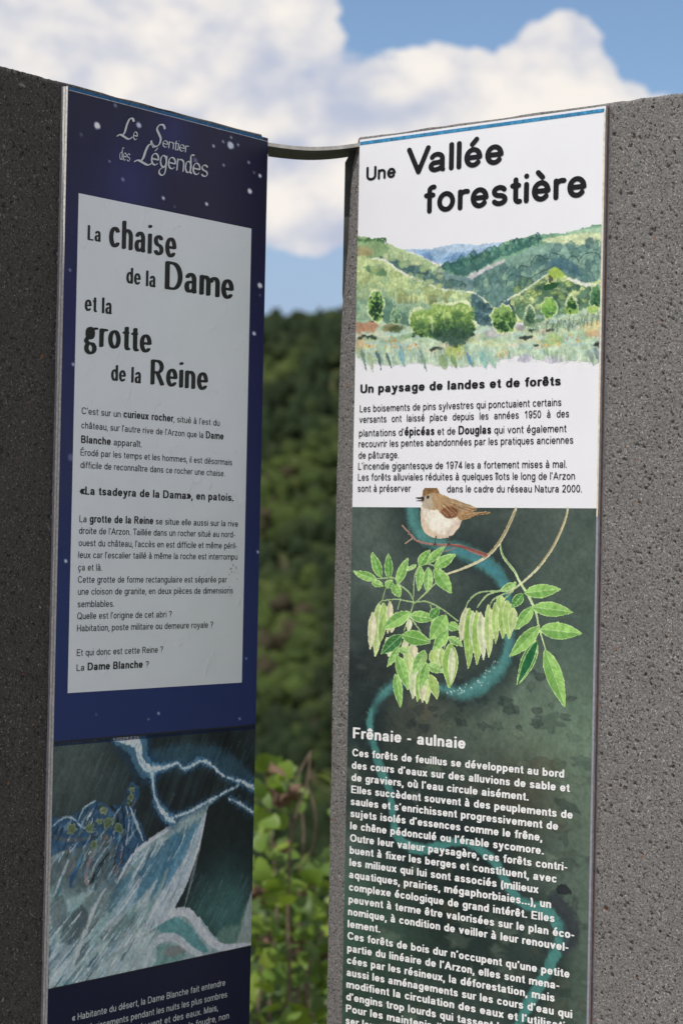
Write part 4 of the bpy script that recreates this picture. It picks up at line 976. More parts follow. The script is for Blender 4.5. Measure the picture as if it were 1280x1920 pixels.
bush(118, 450, 40, 76, 90, [(140, 180, 96), (96, 146, 70), (44, 84, 48), (30, 62, 40)]); bush(745, 518, 62, 64, 120, [(124, 164, 82), (84, 130, 62), (38, 80, 44), (26, 62, 40)])
bush(872, 500, 30, 46, 34, [(96, 130, 96), (56, 96, 70), (40, 74, 60)], True); bush(966, 464, 36, 50, 56, [(128, 176, 76), (92, 148, 66), (50, 100, 60)]); bush(1075, 446, 34, 42, 40, [(120, 160, 70), (36, 84, 44), (26, 64, 40)], True)
bush(1195, 410, 30, 60, 40, [(80, 132, 84), (44, 92, 60), (30, 70, 50)]); bush(1180, 470, 26, 18, 20, [(160, 190, 96), (130, 166, 90)]); bush(215, 500, 24, 40, 26, [(120, 160, 120), (70, 112, 88), (54, 96, 76)])
for k in range(50): z.blob(118 + rnd.gauss(0, 16), 455 + rnd.gauss(0, 34), 5, 6, (24, 52, 34), .8, warp=.4, seed=k)
z.wet(2.0, 5.0, .16, 5)
gr = z.C.mean(-1, keepdims=True); z.C = np.clip((gr + (z.C - gr) * .86) * 1.04 + .015, 0, 1)
z.build('valley_watercolour_print', panel_r, YB, PRINT_MATT, GAIN_R, cut=True)

# dark green river print
r_ = Canvas(H_R, 620, 900, 2.51, 0, 571, 690.5, 2050, 1.9, 1.7, (70, 88, 78)); z = r_
u, v = z.U, z.V
n1 = fbm(u / 110, v / 110, 5, 2); n2 = fbm(u / 14, v / 14, 4, 6); n3 = fbm(u / 3.2, v / 3.2, 2, 12)
g = np.clip((v - 690) / 1250, 0, 1)
base = np.array([72, 90, 80]) / 255
z.C = base + ((n1 - .5)[..., None] * np.array([.34, .36, .32])) + ((n2 - .5)[..., None] * .13) + ((n3 - .5)[..., None] * .05)
for (x, y, r, c, a) in [(330, 240, 90, (30, 42, 38), .55), (880, 330, 120, (34, 44, 42), .7), (760, 260, 100, (34, 46, 44), .6), (1000, 200, 150, (62, 76, 70), .5), (200, 850, 150, (22, 32, 34), .8), (100, 1000, 110, (22, 30, 32), .8),
                        (650, 900, 150, (26, 36, 38), .7), (900, 800, 120, (38, 50, 48), .6), (450, 1120, 130, (50, 62, 54), .5), (750, 1120, 160, (38, 50, 46), .6), (1100, 900, 160, (62, 80, 70), .6), (1150, 1150, 120, (82, 108, 88), .7),
                        (150, 300, 130, (78, 96, 88), .6), (1150, 450, 120, (70, 90, 80), .5), (1150, 700, 130, (56, 76, 68), .5), (380, 250, 60, (40, 52, 48), .5)]: glow(z, x, y, r, c, a)
z.ox, z.oy = 620, 1340
for (x, y, r, c, a) in [(400, 150, 130, (84, 88, 72), .8), (640, 250, 90, (100, 118, 98), .7), (900, 120, 130, (96, 122, 102), .7), (1080, 380, 130, (92, 116, 96), .7), (180, 560, 150, (26, 40, 40), .8), (420, 560, 160, (24, 36, 36), .8), (700, 560, 130, (30, 42, 42), .8), (1000, 650, 120, (70, 88, 76), .5), (90, 640, 60, (80, 100, 92), .7), (120, 60, 80, (30, 44, 44), .8), (880, 420, 90, (58, 56, 44), .7), (260, 300, 100, (40, 54, 48), .6)]: glow(z, x, y, r, c, a)
z.oy = 1620
for (x, y, r, c, a) in [(480, 280, 80, (68, 74, 54), .5), (700, 200, 150, (20, 34, 34), .8), (600, 380, 200, (18, 30, 28), .7), (1100, 250, 110, (80, 100, 86), .7), (1130, 500, 90, (76, 94, 80), .7), (120, 300, 120, (60, 92, 74), .8), (150, 600, 130, (30, 56, 46), .7), (300, 700, 140, (34, 52, 44), .7), (1000, 650, 110, (60, 80, 68), .7), (900, 500, 120, (26, 40, 38), .7)]: glow(z, x, y, r, c, a)
z.ox, z.oy = 620, 900
for k in range(90):      # water-stained patches with inky rims
    x = rnd.choice([rnd.uniform(80, 620), rnd.uniform(80, 1150)]); y = rnd.uniform(820, 1180)
    z.blob(x, y, rnd.uniform(8, 34), rnd.uniform(8, 24), rnd.choice([(30, 40, 40), (38, 50, 48), (58, 72, 64), (34, 46, 44)]), .38, edge=(18, 25, 25), warp=.4, seed=k)
for k in range(60):
    x = rnd.uniform(80, 1230); y = rnd.uniform(150, 780)
    z.blob(x, y, rnd.uniform(6, 60), rnd.uniform(6, 40), rnd.choice([(84, 102, 92), (56, 70, 64), (96, 112, 100), (48, 60, 56)]), .16, edge=(40, 50, 46), warp=.5, seed=k, soft=6)
def inks(oy, n, x0, x1, y0, y1, al=.4):
    z.oy = oy
    for k in range(n):
        z.blob(rnd.uniform(x0, x1), rnd.uniform(y0, y1), rnd.uniform(10, 60), rnd.uniform(8, 44), rnd.choice([(60, 72, 56), (82, 98, 82), (30, 42, 40), (70, 68, 52), (44, 60, 54), (98, 116, 96)]), al * rnd.uniform(.4, 1), edge=(26, 36, 34), warp=.5, seed=k + oy, soft=4)
inks(1340, 70, 80, 1220, 0, 750); inks(1620, 80, 60, 1210, 0, 820); z.oy = 900
riv = [(383, 120), (392, 190), (440, 265), (540, 312), (640, 345), (730, 395), (795, 455), (835, 540), (848, 650), (838, 770), (810, 870), (730, 950), (630, 1000), (530, 985), (430, 940), (310, 965), (225, 1035), (190, 1130), (188, 1240)]
rw = (58, 58, 52, 46, 52, 58, 50, 34, 30, 40, 50, 56, 52, 30, 24, 34, 36, 26, 20)
z.stroke(riv, [q * 1.5 for q in rw], (24, 36, 38), .5, 40); z.stroke(riv, [q * .54 for q in rw], (58, 112, 108), .88, 10, rag=3); z.stroke([(x - 6, y) for x, y in riv], [q * .25 for q in rw], (84, 142, 134), .4, 8)
z.stroke(riv[3:8], (8, 16, 10), (48, 108, 122), .6, 8)
for k in range(46): t = rnd.random(); z.blob(560 + 230 * t + rnd.gauss(0, 12), 1000 - 130 * t * t - 20 * t + rnd.gauss(0, 10), 2.4, 2.4, (205, 226, 216), .8, soft=1)
for k in range(8): z.blob(178 + rnd.gauss(0, 4), 1130 + rnd.gauss(0, 14), 2.4, 2.4, (205, 226, 216), .8, soft=1)
z.oy = 1340
riv2 = [(188, -20), (185, 60), (205, 140), (235, 260), (280, 360), (292, 480), (320, 580), (400, 632), (500, 622), (590, 600), (690, 630), (780, 705), (835, 810), (905, 890), (1000, 915), (1060, 975), (1090, 1040), (1050, 1140), (995, 1250), (930, 1370), (880, 1460), (850, 1520)]
z.stroke(riv2, 60, (18, 28, 30), .35, 30); z.stroke(riv2, (12, 13, 16, 22, 18, 15, 20, 22, 14, 14, 18, 20, 18, 20, 24, 30, 24, 22, 24, 18, 12), (62, 124, 116), .85, 5, rag=1.5)
z.stroke([(1050, 860), (1120, 960), (1130, 1040), (1100, 1100)], (20, 40, 20), (40, 46, 52), .7, 6, rag=6)
z.blob(1098, 828, 34, 24, (28, 32, 36), .85, edge=(16, 18, 20))
z.wet(3.5, 9.0, .13, 8)
z.C = np.clip(z.C * np.array([1.12, 1.06, 1.08]) + .03, 0, 1)
z.build('river_print', panel_r, YA, PRINT_MATT, GAIN_R)

# ash twigs, leaves and keys, the bird: overprinted on their own fine sheet
b_ = Canvas(H_R, 620, 900, 2.51, 4, 566, 655, 1085, 1.15, 1.0, (190, 210, 150)); z = b_
BR = (150, 128, 92); PG = (188, 206, 150)
z.stroke([(1116, 136), (1100, 200), (1050, 310), (980, 410), (900, 485), (830, 535)], (5.5, 5, 5.5, 5, 4, 3), (204, 200, 170), .95, 1.2); z.stroke([(1110, 150), (1094, 205), (1046, 310), (978, 408)], (2.5, 3, 2.5), BR, .8, 1.5)
z.stroke([(872, 135), (835, 220), (790, 300), (728, 365), (640, 410), (540, 446)], (6, 7, 7, 6, 5, 4), (206, 200, 170), .95, 1.2); z.stroke([(868, 150), (832, 222), (786, 302), (722, 368)], (3, 4, 3), BR, .85, 1.5)
z.stroke([(798, 305), (812, 360), (865, 430), (890, 480), (930, 545), (965, 620), (982, 700), (1012, 800)], (4, 5, 5, 5, 6, 4, 3), (200, 222, 170), .95, 1.2); z.stroke([(800, 310), (815, 362), (866, 432)], 1.6, (90, 130, 70), .8, 1.2)
z.stroke([(338, 213), (378, 258), (410, 288), (490, 304), (600, 308), (680, 340), (732, 356)], (2.5, 3.5, 4, 5, 6, 7), (156, 112, 108), .95, 1.2); z.stroke([(560, 306), (640, 320), (730, 350)], (3, 5, 5), (128, 70, 66), .8, 1.5)
z.stroke([(350, 300), (385, 275)], 2.5, (176, 140, 140), .9, 1.2); z.stroke([(530, 340), (590, 320)], 2, (150, 100, 96), .9, 1.2); z.stroke([(655, 318), (690, 340)], 2, (140, 90, 86), .9, 1.2); z.stroke([(372, 232), (366, 258)], 1.5, (150, 110, 110), .9, 1.2)
for pts in ([(320, 490), (370, 530), (392, 575)], [(395, 580), (440, 540), (490, 490), (545, 450)], [(250, 568), (310, 562), (392, 575), (450, 572), (520, 605), (600, 665)], [(392, 575), (372, 640), (345, 710)], [(372, 640), (400, 680), (425, 715)],
            [(212, 466), (262, 462), (300, 462), (322, 490)], [(415, 405), (395, 460), (390, 560)], [(415, 405), (460, 395), (520, 420)], [(245, 565), (215, 600), (200, 660)], [(245, 560), (262, 500)], [(330, 560), (315, 610)], [(540, 630), (552, 720), (520, 840)],
            [(880, 500), (800, 520), (700, 530), (650, 570), (635, 610)], [(820, 520), (740, 540), (690, 600)], [(840, 525), (770, 560), (750, 590)], [(860, 520), (820, 560)], [(318, 760), (318, 820), (312, 900)], [(470, 590), (480, 640), (470, 700)], [(905, 540), (870, 580)]):
    z.stroke(pts, (2.6, 3.2, 2.4), (176, 204, 150), .95, 1.2)
    z.stroke(pts, .9, (96, 140, 84), .6, 1.2)
KEY = [(222, 222, 196), (196, 214, 146), (168, 200, 110), (150, 190, 96), (226, 214, 188), (182, 208, 126)]
def key(x0, y0, x1, y1, wd, c, sd):
    z.leaf(x0, y0, x1, y1, wd, c, (226, 234, 196), (112, 158, 70), vein=False, seed=sd, tone=.3)
    z.stroke([(x0 + (x1 - x0) * .2, y0 + (y1 - y0) * .2), (x0 + (x1 - x0) * .85, y0 + (y1 - y0) * .85)], (1, 3.2, 1), (232, 236, 210), .6, 1.5)
for i, (a, b2, c, d, w_, ci) in enumerate([(230, 580, 212, 832, 52, 1), (200, 620, 188, 800, 34, 4), (252, 575, 240, 720, 34, 2), (282, 570, 270, 725, 30, 4), (292, 650, 288, 720, 26, 4), (268, 740, 275, 832, 30, 0), (255, 620, 232, 770, 34, 3),
                                    (640, 600, 612, 765, 40, 4), (655, 600, 650, 890, 52, 3), (672, 615, 668, 780, 30, 0), (690, 615, 690, 872, 50, 2), (706, 620, 722, 850, 40, 0), (745, 585, 747, 838, 46, 1), (775, 575, 778, 772, 36, 5), (812, 570, 812, 750, 48, 2), (832, 565, 842, 752, 52, 5), (862, 600, 850, 720, 40, 1), (800, 545, 800, 615, 40, 5),
                                    (372, 655, 368, 710, 24, 0), (350, 755, 350, 830, 30, 4), (362, 780, 378, 990, 52, 1), (385, 770, 395, 850, 40, 4), (400, 870, 388, 1032, 50, 0), (430, 880, 410, 1045, 44, 3), (445, 920, 455, 1056, 40, 1), (425, 940, 436, 1050, 30, 4), (470, 915, 504, 1032, 44, 2), (500, 780, 510, 900, 34, 1), (524, 790, 520, 880, 24, 2), (480, 800, 490, 880, 40, 5),
                                    (565, 768, 560, 982, 74, 3), (572, 790, 566, 960, 30, 0)]):
    key(a, b2, c, d, w_, KEY[ci], i)
LG = [(120, 176, 84), (146, 196, 104), (96, 156, 70), (72, 134, 62), (160, 202, 120), (52, 110, 62)]
for i, (a, b2, c, d, w_, ci) in enumerate([(215, 470, 106, 430, 40, 1), (237, 460, 193, 338, 40, 0), (275, 465, 271, 345, 36, 2), (312, 490, 363, 366, 42, 1), (195, 480, 250, 500, 30, 1), (264, 510, 290, 468, 38, 1), (296, 490, 328, 553, 44, 1),
                                    (415, 406, 466, 328, 44, 0), (455, 390, 537, 311, 36, 1), (488, 412, 588, 348, 50, 1), (405, 400, 356, 426, 16, 4), (425, 405, 415, 525, 34, 1), (462, 412, 455, 533, 42, 4), (490, 418, 570, 534, 62, 1),
                                    (372, 622, 243, 702, 60, 1), (375, 636, 492, 655, 54, 1), (468, 652, 512, 600, 42, 3), (545, 636, 468, 755, 74, 1), (552, 680, 606, 702, 44, 1), (335, 728, 472, 764, 68, 0), (335, 730, 238, 820, 62, 5), (552, 712, 482, 805, 50, 1), (322, 785, 268, 882, 30, 1), (322, 792, 370, 812, 30, 4), (312, 822, 368, 990, 50, 1), (306, 912, 331, 1072, 40, 1),
                                    (446, 802, 388, 915, 54, 4), (456, 868, 532, 905, 44, 4), (556, 738, 622, 782, 36, 4), (455, 860, 420, 990, 40, 1),
                                    (912, 532, 1083, 512, 64, 1), (950, 598, 1140, 622, 68, 1), (985, 702, 1184, 722, 80, 1), (952, 598, 868, 706, 54, 1), (982, 690, 843, 834, 64, 1), (972, 756, 878, 968, 64, 3), (1010, 798, 1104, 1070, 76, 1), (906, 536, 850, 602, 44, 3), (875, 485, 795, 525, 30, 4)]):
    z.leaf(a, b2, c, d, w_, LG[ci], (206, 232, 170), (64, 118, 52), seed=i + 40)
z.leaf(972, 756, 878, 968, 40, (30, 96, 58), seed=3, vein=False, tone=.1)
# bird
z.poly([(428, 120), (424, 190), (436, 235), (470, 268), (520, 276), (570, 262), (602, 225), (620, 180), (610, 130), (540, 80), (470, 80)], (226, 216, 200), 1, 1.2, warp=1, ws=5, var=.03)
z.poly([(428, 150), (430, 220), (460, 262), (520, 276), (560, 268), (500, 250), (450, 200)], (204, 178, 150), .6, 6, warp=3)
z.poly([(560, 270), (605, 220), (618, 180), (580, 200), (540, 250)], (196, 178, 160), .6, 6, warp=3); z.poly([(470, 130), (540, 150), (560, 220), (500, 240), (455, 190)], (240, 232, 218), .7, 8, warp=3)
z.poly([(432, 66), (436, 46), (452, 31), (478, 25), (500, 36), (512, 62), (560, 86), (520, 130), (470, 140), (436, 120), (428, 92)], (182, 156, 118), 1, 1.2, warp=1, ws=4, var=.06)
z.poly([(434, 70), (436, 46), (452, 30), (480, 24), (502, 38), (510, 64), (470, 60), (445, 78)], (126, 92, 58), .9, 2, warp=1.5, ws=4, var=.06)
z.poly([(436, 80), (470, 72), (490, 90), (480, 130), (440, 130), (430, 100)], (196, 184, 166), .8, 4, warp=2)
z.poly([(490, 66), (560, 84), (620, 104), (690, 136), (640, 156), (590, 176), (540, 176), (505, 140), (480, 100)], (166, 138, 104), 1, 1.3, warp=1, ws=5, var=.09)
z.poly([(520, 140), (570, 124), (600, 150), (590, 172), (548, 178)], (112, 66, 44), .85, 3, warp=2, var=.06)
z.poly([(600, 170), (640, 150), (742, 150), (744, 160), (690, 168), (618, 190)], (156, 124, 86), 1, 1.2, warp=.6, ws=5, var=.05)
for k, (x0, y0, x1, y1) in enumerate([(520, 122, 590, 172), (534, 112, 600, 166), (560, 108, 690, 138), (580, 118, 680, 140), (600, 126, 660, 146), (540, 140, 580, 176), (620, 168, 738, 154), (640, 176, 700, 164), (520, 150, 560, 178)]):
    z.stroke([(x0, y0), (x1, y1)], (1.2, 2.8, 1.2), (104, 62, 40) if k % 2 else (70, 48, 38), .8, 1.2)
    z.stroke([(x0 + 8, y0 - 2), (x1 - 6, y1 - 6)], 1.0, (224, 200, 160), .75, 1.2)
for k in range(60): x = rnd.uniform(440, 600); y = rnd.uniform(40, 150); z.stroke([(x, y), (x + 10, y + 9)], .9, rnd.choice([(206, 180, 136), (120, 88, 56), (150, 120, 84)]), .4, 1.2)
z.poly([(394, 84), (410, 80), (440, 78), (442, 92), (414, 90)], (44, 40, 44), 1, .9, curve=False); z.poly([(394, 97), (414, 94), (440, 90), (440, 99), (412, 101)], (52, 48, 52), 1, .9, curve=False)
z.blob(458, 80, 10, 10, (206, 192, 170), .9, soft=1.5, warp=.05); z.blob(458, 80, 7.5, 8, (18, 16, 20), 1, soft=1, warp=.05); z.blob(456, 77, 2.2, 2.2, (230, 230, 235), 1, soft=.8, warp=0)
for x in (492, 556):
    z.stroke([(x + 4, 266), (x, 292), (x - 4, 306)], (3, 2.4, 3), (60, 48, 50), 1, 1); z.stroke([(x - 8, 314), (x, 296), (x + 6, 314)], 2, (60, 48, 50), 1, 1)
z.wet(.9, 4.0, .13, 17)
z.build('ash_twig_and_bird_print', panel_r, YB, PRINT_MATT, GAIN_R, cut=True)

# torn film along the outer edge
tv = np.arange(6, 1900, 3.0); tw = 2.4 + 3.2 * fbm(tv / 26, tv * 0, 3, 4) * (tv < 720) + 1.0 * (tv < 300)
pts = [(573.8 - k * .38) * S for k in tw]
vv = [(p, YC, TOP - v * S) for p, v in zip(pts, tv)] + [(575.2 * S, YC, TOP - v * S) for v in tv]; nn = len(tv)
k_end = int(700 / 3)
link('edge_film', mesh('edge_film', vv, [(i, i + 1, nn + i + 1, nn + i) for i in range(k_end)], TORN), panel_r, label='torn cream edge of the film')

text('title_lettering', panel_r, H_R, [
    (('Une', 'round', 1), 687, 339, 742, 26.5), (('Vallée', 'round', 1), 762.5, 329, 944, 52), (('forestière', 'round', 1), 796, 401, 1099.5, 53.5)], BLACK_INK, YC)
text('body_lettering', panel_r, H_R, [
    (('Un paysage de landes et de forêts', 'black', 1), 676, 737, 1051.5, 16.5),
    (('Les boisements de pins sylvestres qui ponctuaient certains', R_, 1), 675, 772.8, 1052.5, 13.6), (('versants ont laissé place depuis les années 1950 à des', R_, 1), 674, 793, 1067, 13.6, .925),
    ([('plantations d’', R_, 1), ('épicéas', B_, 1.15), (' et de ', R_, 1), ('Douglas', B_, 1.15), (' qui vont également', R_, 1)], 673.5, 818.6, 1062, 13.6),
    (('recouvrir les pentes abandonnées par les pratiques anciennes', R_, 1), 672.8, 838.8, 1074.8, 13.6), (('de pâturage.', R_, 1), 672.4, 860, 748, 13.6),
    (('L’incendie gigantesque de 1974 les a fortement mises à mal.', R_, 1), 672, 880.6, 1062.7, 13.6), (('Les forêts alluviales réduites à quelques îlots le long de l’Arzon', R_, 1), 671.6, 901.2, 1078, 13.6),
    (('sont à préserver', R_, 1), 671, 922.2, 770, 13.6), (('dans le cadre du réseau Natura 2000.', R_, 1), 838.4, 923.2, 1091, 13.6)], BLACK_INK, YC)
body = [('Ces forêts de feuillus se développent au bord', 661, 1418, 1058), ('des cours d’eaux sur des alluvions de sable et', 660, 1441.6, 1068), ('de graviers, où l’eau circule aisément.', 659.5, 1464.4, 991.7), ('Elles succèdent souvent à des peuplements de', 659, 1487.2, 1074),
        ('saules et s’enrichissent progressivement de', 658, 1509.6, 1046.7), ('sujets isolés d’essences comme le frêne,', 657.5, 1532.2, 1017), ('le chêne pédonculé ou l’érable sycomore.', 657, 1555.2, 1020), ('Outre leur valeur paysagère, ces forêts contri-', 656.7, 1578.2, 1064),
        ('buent à fixer les berges et constituent, avec', 656, 1601, 1044), ('les milieux qui lui sont associés (milieux', 655.6, 1623.8, 1009.6), ('aquatiques, prairies, mégaphorbiaies...), un', 655, 1646.6, 1033.5), ('complexe écologique de grand intérêt. Elles', 654.7, 1670, 1040),
        ('peuvent à terme être valorisées sur le plan éco-', 654, 1693.2, 1077), ('nomique, à condition de veiller à leur renouvel-', 653, 1716.2, 1066), ('lement.', 652.3, 1739.2, 713.6), ('Ces forêts de bois dur n’occupent qu’une petite', 652, 1761.6, 1068),
        ('partie du linéaire de l’Arzon, elles sont mena-', 651.5, 1784.6, 1049), ('cées par les résineux, la déforestation, mais', 651, 1807.4, 1040), ('aussi les aménagements sur les cours d’eau qui', 650.5, 1830.2, 1073), ('modifient la circulation des eaux et l’utilisation', 650, 1852.6, 1084),
        ('d’engins trop lourds qui tassent les sols.', 649.6, 1875.6, 1008), ('Pour les maintenir, il faut favori-', 649, 1898, 940), ('ser leur renouvellement.', 648.5, 1920.5, 850)]
text('lower_lettering', panel_r, H_R, [(('Frênaie - aulnaie', 'black', 1), 662, 1384.5, 873, 20.8)] + [((s_, 'black', 1), a, b2, c, 14.4) for (s_, a, b2, c) in body], WHITE_INK, YC)


# ------------------------------------------------------------------ steel strap between the steles
LIT_STEEL = flat_mat('sunlit_edge_steel', (0.34, 0.33, 0.31), 0.6, 0.0, var=0.15, scale=90, bump=0.0004)  # light grey puts the sun on the strap's front edge into the colour
SHADE_AND_BRACKET = flat_mat('strap_shade_and_bracket', (0.034, 0.035, 0.032), 0.6, 0.0, var=0.2, scale=60, bump=0.0004)  # dark colour paints in the shade under the strap; the bracket shares it
strap = thing('steel_strap', 'thin curved grey metal strap bridging the gap between the two stone slabs near their tops', 'strap', (-60 * S, 4520 * S, TOP))
def strap_mesh():
    xs = np.linspace(-96, 92, 36); V = []; F = []
    for i, x in enumerate(xs):
        t = (x + 96) / 188
        front = -12 - 7 * math.sin(math.pi * min(1, t * 1.0)) * (1 - t * .3)
        z0 = -3 - 11 * math.sin(math.pi * min(1, max(0, (t + .12) / 1.14))) ** 1.2 + 5 * max(0, t - .75)
        depth = 128 - 28 * t
        for (yy, dz) in ((front, 0), (front, -5.2), (front + depth, -5.2), (front + depth, 0)):
            V.append((x * S, yy * S, (z0 + dz) * S))
    for i in range(len(xs) - 1):
        a, b = i * 4, i * 4 + 4
        for k in range(4): F.append((a + k, a + (k + 1) % 4, b + (k + 1) % 4, b + k))
    F += [(0, 1, 2, 3), tuple(len(V) - 4 + k for k in (3, 2, 1, 0))]
    return mesh('strap_plate', V, F, LIT_STEEL, False)
sm_ = strap_mesh(); sm_.materials.clear(); sm_.materials.append(SHADE_AND_BRACKET); link('strap_plate', sm_, strap)
ev = []; ef = []
for v_ in range(0, len(sm_.vertices), 4):
    a_, b_ = sm_.vertices[v_].co, sm_.vertices[v_ + 1].co
    ev += [(a_.x, a_.y - .0012, a_.z + .0006), (b_.x, b_.y - .0012, b_.z - .0004), (b_.x, b_.y - .0002, b_.z - .0004), (a_.x, a_.y + .003, a_.z + .0006)]
for i in range(len(ev) // 4 - 1):
    for k in range(4): ef.append((i * 4 + k, i * 4 + (k + 1) % 4, i * 4 + 4 + (k + 1) % 4, i * 4 + 4 + k))
link('sunlit_edge', mesh('sunlit_edge', ev, ef, LIT_STEEL), strap, label='front edge of the strap, coloured light grey as if sunlit')
# end bracket: a plate standing behind the inner edge of the right slab
bv = []; prof = [(640, 280), (648, 303), (645.5, 400), (645, 470), (645, 600), (668, 600), (672, 272), (662, 275)]
prof = [(662, 277), (648, 303), (646, 400), (644.5, 470), (643, 550), (650, 640), (668, 640), (674, 274)]
YB_ = 4560.0
for dy in (0, 9):
    for (x, y) in prof: bv.append((((x - 640 + .0206 * (y - 1023)) / 4491.1 * (YB_) + 60) * S, (YB_ + dy - 4520) * S, ((-(y - 1023 - .0206 * (x - 640)) / 4491.1 * (YB_)) - 763) * S))
m_ = len(prof)
bf = [tuple(range(m_ - 1, -1, -1)), tuple(range(m_, 2 * m_))] + [(i, (i + 1) % m_, m_ + (i + 1) % m_, m_ + i) for i in range(m_)]
link('end_bracket', mesh('end_bracket', bv, bf, SHADE_AND_BRACKET), strap, label='dark plate standing behind the edge of the right slab')

# ------------------------------------------------------------------ ground and far hillside
def hill(x, y):
    x = np.asarray(x, float); y = np.asarray(y, float)
    xs = [-4000, 7, 20, 120, 380, 520, 700, 860, 960, 1500, 5000]
    zs = [0, 0, -2.5, -50, -118, -82, -10, 79, 90, 90, 60]
    z = np.interp(y + (fbm(x / 160 + 9, y / 160, 3, 2) - .5) * 60 * (y > 300), xs, zs)
    far = np.clip((y - 300) / 200, 0, 1)
    return z + far * ((fbm(x / 70, y / 70, 3, 5) - .5) * 14) + far * (fbm(x / 25, y / 45, 2, 15) - .5) * 5
gx = np.concatenate([np.linspace(-4000, -260, 24), np.linspace(-250, 250, 90), np.linspace(260, 4000, 24)])
gy = np.concatenate([np.linspace(-3000, 0, 8), np.linspace(2, 40, 20), np.linspace(50, 400, 24), np.linspace(408, 1000, 110), np.linspace(1050, 5000, 14)])
GX, GY = np.meshgrid(gx, gy)
mg, t, b = material('grassy_ground')
c = t.new('ShaderNodeTexCoord').outputs['Object']
col = t.ramp(t.noise(c, .08, 8, .65), [(.3, (.030, .045, .018)), (.5, (.055, .075, .028)), (.65, (.10, .09, .05)), (.8, (.16, .14, .10))])
t.l.new(col, b.inputs['Base Color']); b.inputs['Roughness'].default_value = .95; b.inputs['Specular IOR Level'].default_value = .1
bp = t.new('ShaderNodeBump'); bp.inputs['Distance'].default_value = .4; t.l.new(t.noise(c, 1.5, 6), bp.inputs['Height']); t.l.new(bp.outputs[0], b.inputs['Normal'])
P = np.stack([GX, GY, hill(GX, GY)], -1)[::-1]
go = link('ground', grid_mesh('ground', P, mg, smooth=True)); go['kind'] = 'structure'

# unseen pale gravel, added around the viewer to bounce light onto the panels
mt_, t, b = material('bounce_gravel')
c = t.new('ShaderNodeTexCoord').outputs['Object']
t.l.new(t.ramp(t.noise(c, 45, 6, .7), [(.3, (.26, .235, .20)), (.55, (.46, .43, .38)), (.75, (.62, .59, .54))]), b.inputs['Base Color'])
b.inputs['Roughness'].default_value = .95; bp = t.new('ShaderNodeBump'); bp.inputs['Distance'].default_value = .01
t.l.new(t.noise(c, 60, 5), bp.inputs['Height']); t.l.new(bp.outputs[0], b.inputs['Normal'])
TX, TY = np.meshgrid(np.linspace(-9, 9, 40), np.linspace(-12, 4.6, 40))
ed = np.minimum(np.minimum(9 - np.abs(TX), TY + 12), 4.6 - TY)
te = link('added_bounce_ground', grid_mesh('added_bounce_ground', np.stack([TX + (fbm(TX, TY, 2, 3) - .5) * (ed < .3), TY + (fbm(TX + 9, TY, 2, 3) - .5) * (ed < .3), .03 + .012 * fbm(TX * 1.5, TY * 1.5, 3, 5) - .05 * (ed < .1)], -1)[::-1], mt_, smooth=True)); te['kind'] = 'structure'

# ---------- trees
ml, t, b = material('tree_foliage')
a = t.new('ShaderNodeAttribute', attribute_name='Col').outputs['Color']
c = t.new('ShaderNodeTexCoord').outputs['Object']
v = t.ramp(t.noise(c, .9, 6, .7), [(.32, .55), (.7, 1.5)])
t.l.new(t.mix(1.0, a, v, 'MULTIPLY'), b.inputs['Base Color']); b.inputs['Roughness'].default_value = .8; b.inputs['Specular IOR Level'].default_value = .15
bp = t.new('ShaderNodeBump'); bp.inputs['Distance'].default_value = .9; bp.inputs['Strength'].default_value = 1.0
t.l.new(t.noise(c, 1.1, 5, .7), bp.inputs['Height']); t.l.new(bp.outputs[0], b.inputs['Normal'])
BARK = flat_mat('tree_bark', (.10, .075, .055), .9, var=.2, scale=3)

def icosphere(level):
    p = (1 + 5 ** .5) / 2
    V = [(-1, p, 0), (1, p, 0), (-1, -p, 0), (1, -p, 0), (0, -1, p), (0, 1, p), (0, -1, -p), (0, 1, -p), (p, 0, -1), (p, 0, 1), (-p, 0, -1), (-p, 0, 1)]
    F = [(0, 11, 5), (0, 5, 1), (0, 1, 7), (0, 7, 10), (0, 10, 11), (1, 5, 9), (5, 11, 4), (11, 10, 2), (10, 7, 6), (7, 1, 8), (3, 9, 4), (3, 4, 2), (3, 2, 6), (3, 6, 8), (3, 8, 9), (4, 9, 5), (2, 4, 11), (6, 2, 10), (8, 6, 7), (9, 8, 1)]
    V = [np.array(v) / np.linalg.norm(v) for v in V]
    for _ in range(level):
        c = {}; N = []
        def mid(a, b):
            k = (min(a, b), max(a, b))
            if k not in c: m = V[a] + V[b]; V.append(m / np.linalg.norm(m)); c[k] = len(V) - 1
            return c[k]
        for (a, b, d) in F:
            e, f_, g_ = mid(a, b), mid(b, d), mid(d, a); N += [(a, e, g_), (b, f_, e), (d, g_, f_), (e, f_, g_)]
        F = N
    return np.array(V), np.array(F)
IV, IF = icosphere(2); IV3, IF3 = icosphere(3)
def tri_mesh(name, V, F, cols, mat, smooth=True):
    me = bpy.data.meshes.new(name)
    me.vertices.add(len(V)); me.vertices.foreach_set('co', V.reshape(-1).astype(np.float32))
    me.loops.add(F.size); me.loops.foreach_set('vertex_index', F.reshape(-1).astype(np.int32))
    me.polygons.add(len(F)); me.polygons.foreach_set('loop_start', (np.arange(len(F)) * F.shape[1]).astype(np.int32))
    me.update(calc_edges=True)
    if cols is not None:
        at = me.color_attributes.new('Col', 'FLOAT_COLOR', 'POINT'); c4 = np.ones((len(V), 4), np.float32); c4[:, :3] = cols
        at.data.foreach_set('color', c4.reshape(-1))
    me.materials.append(mat); return me
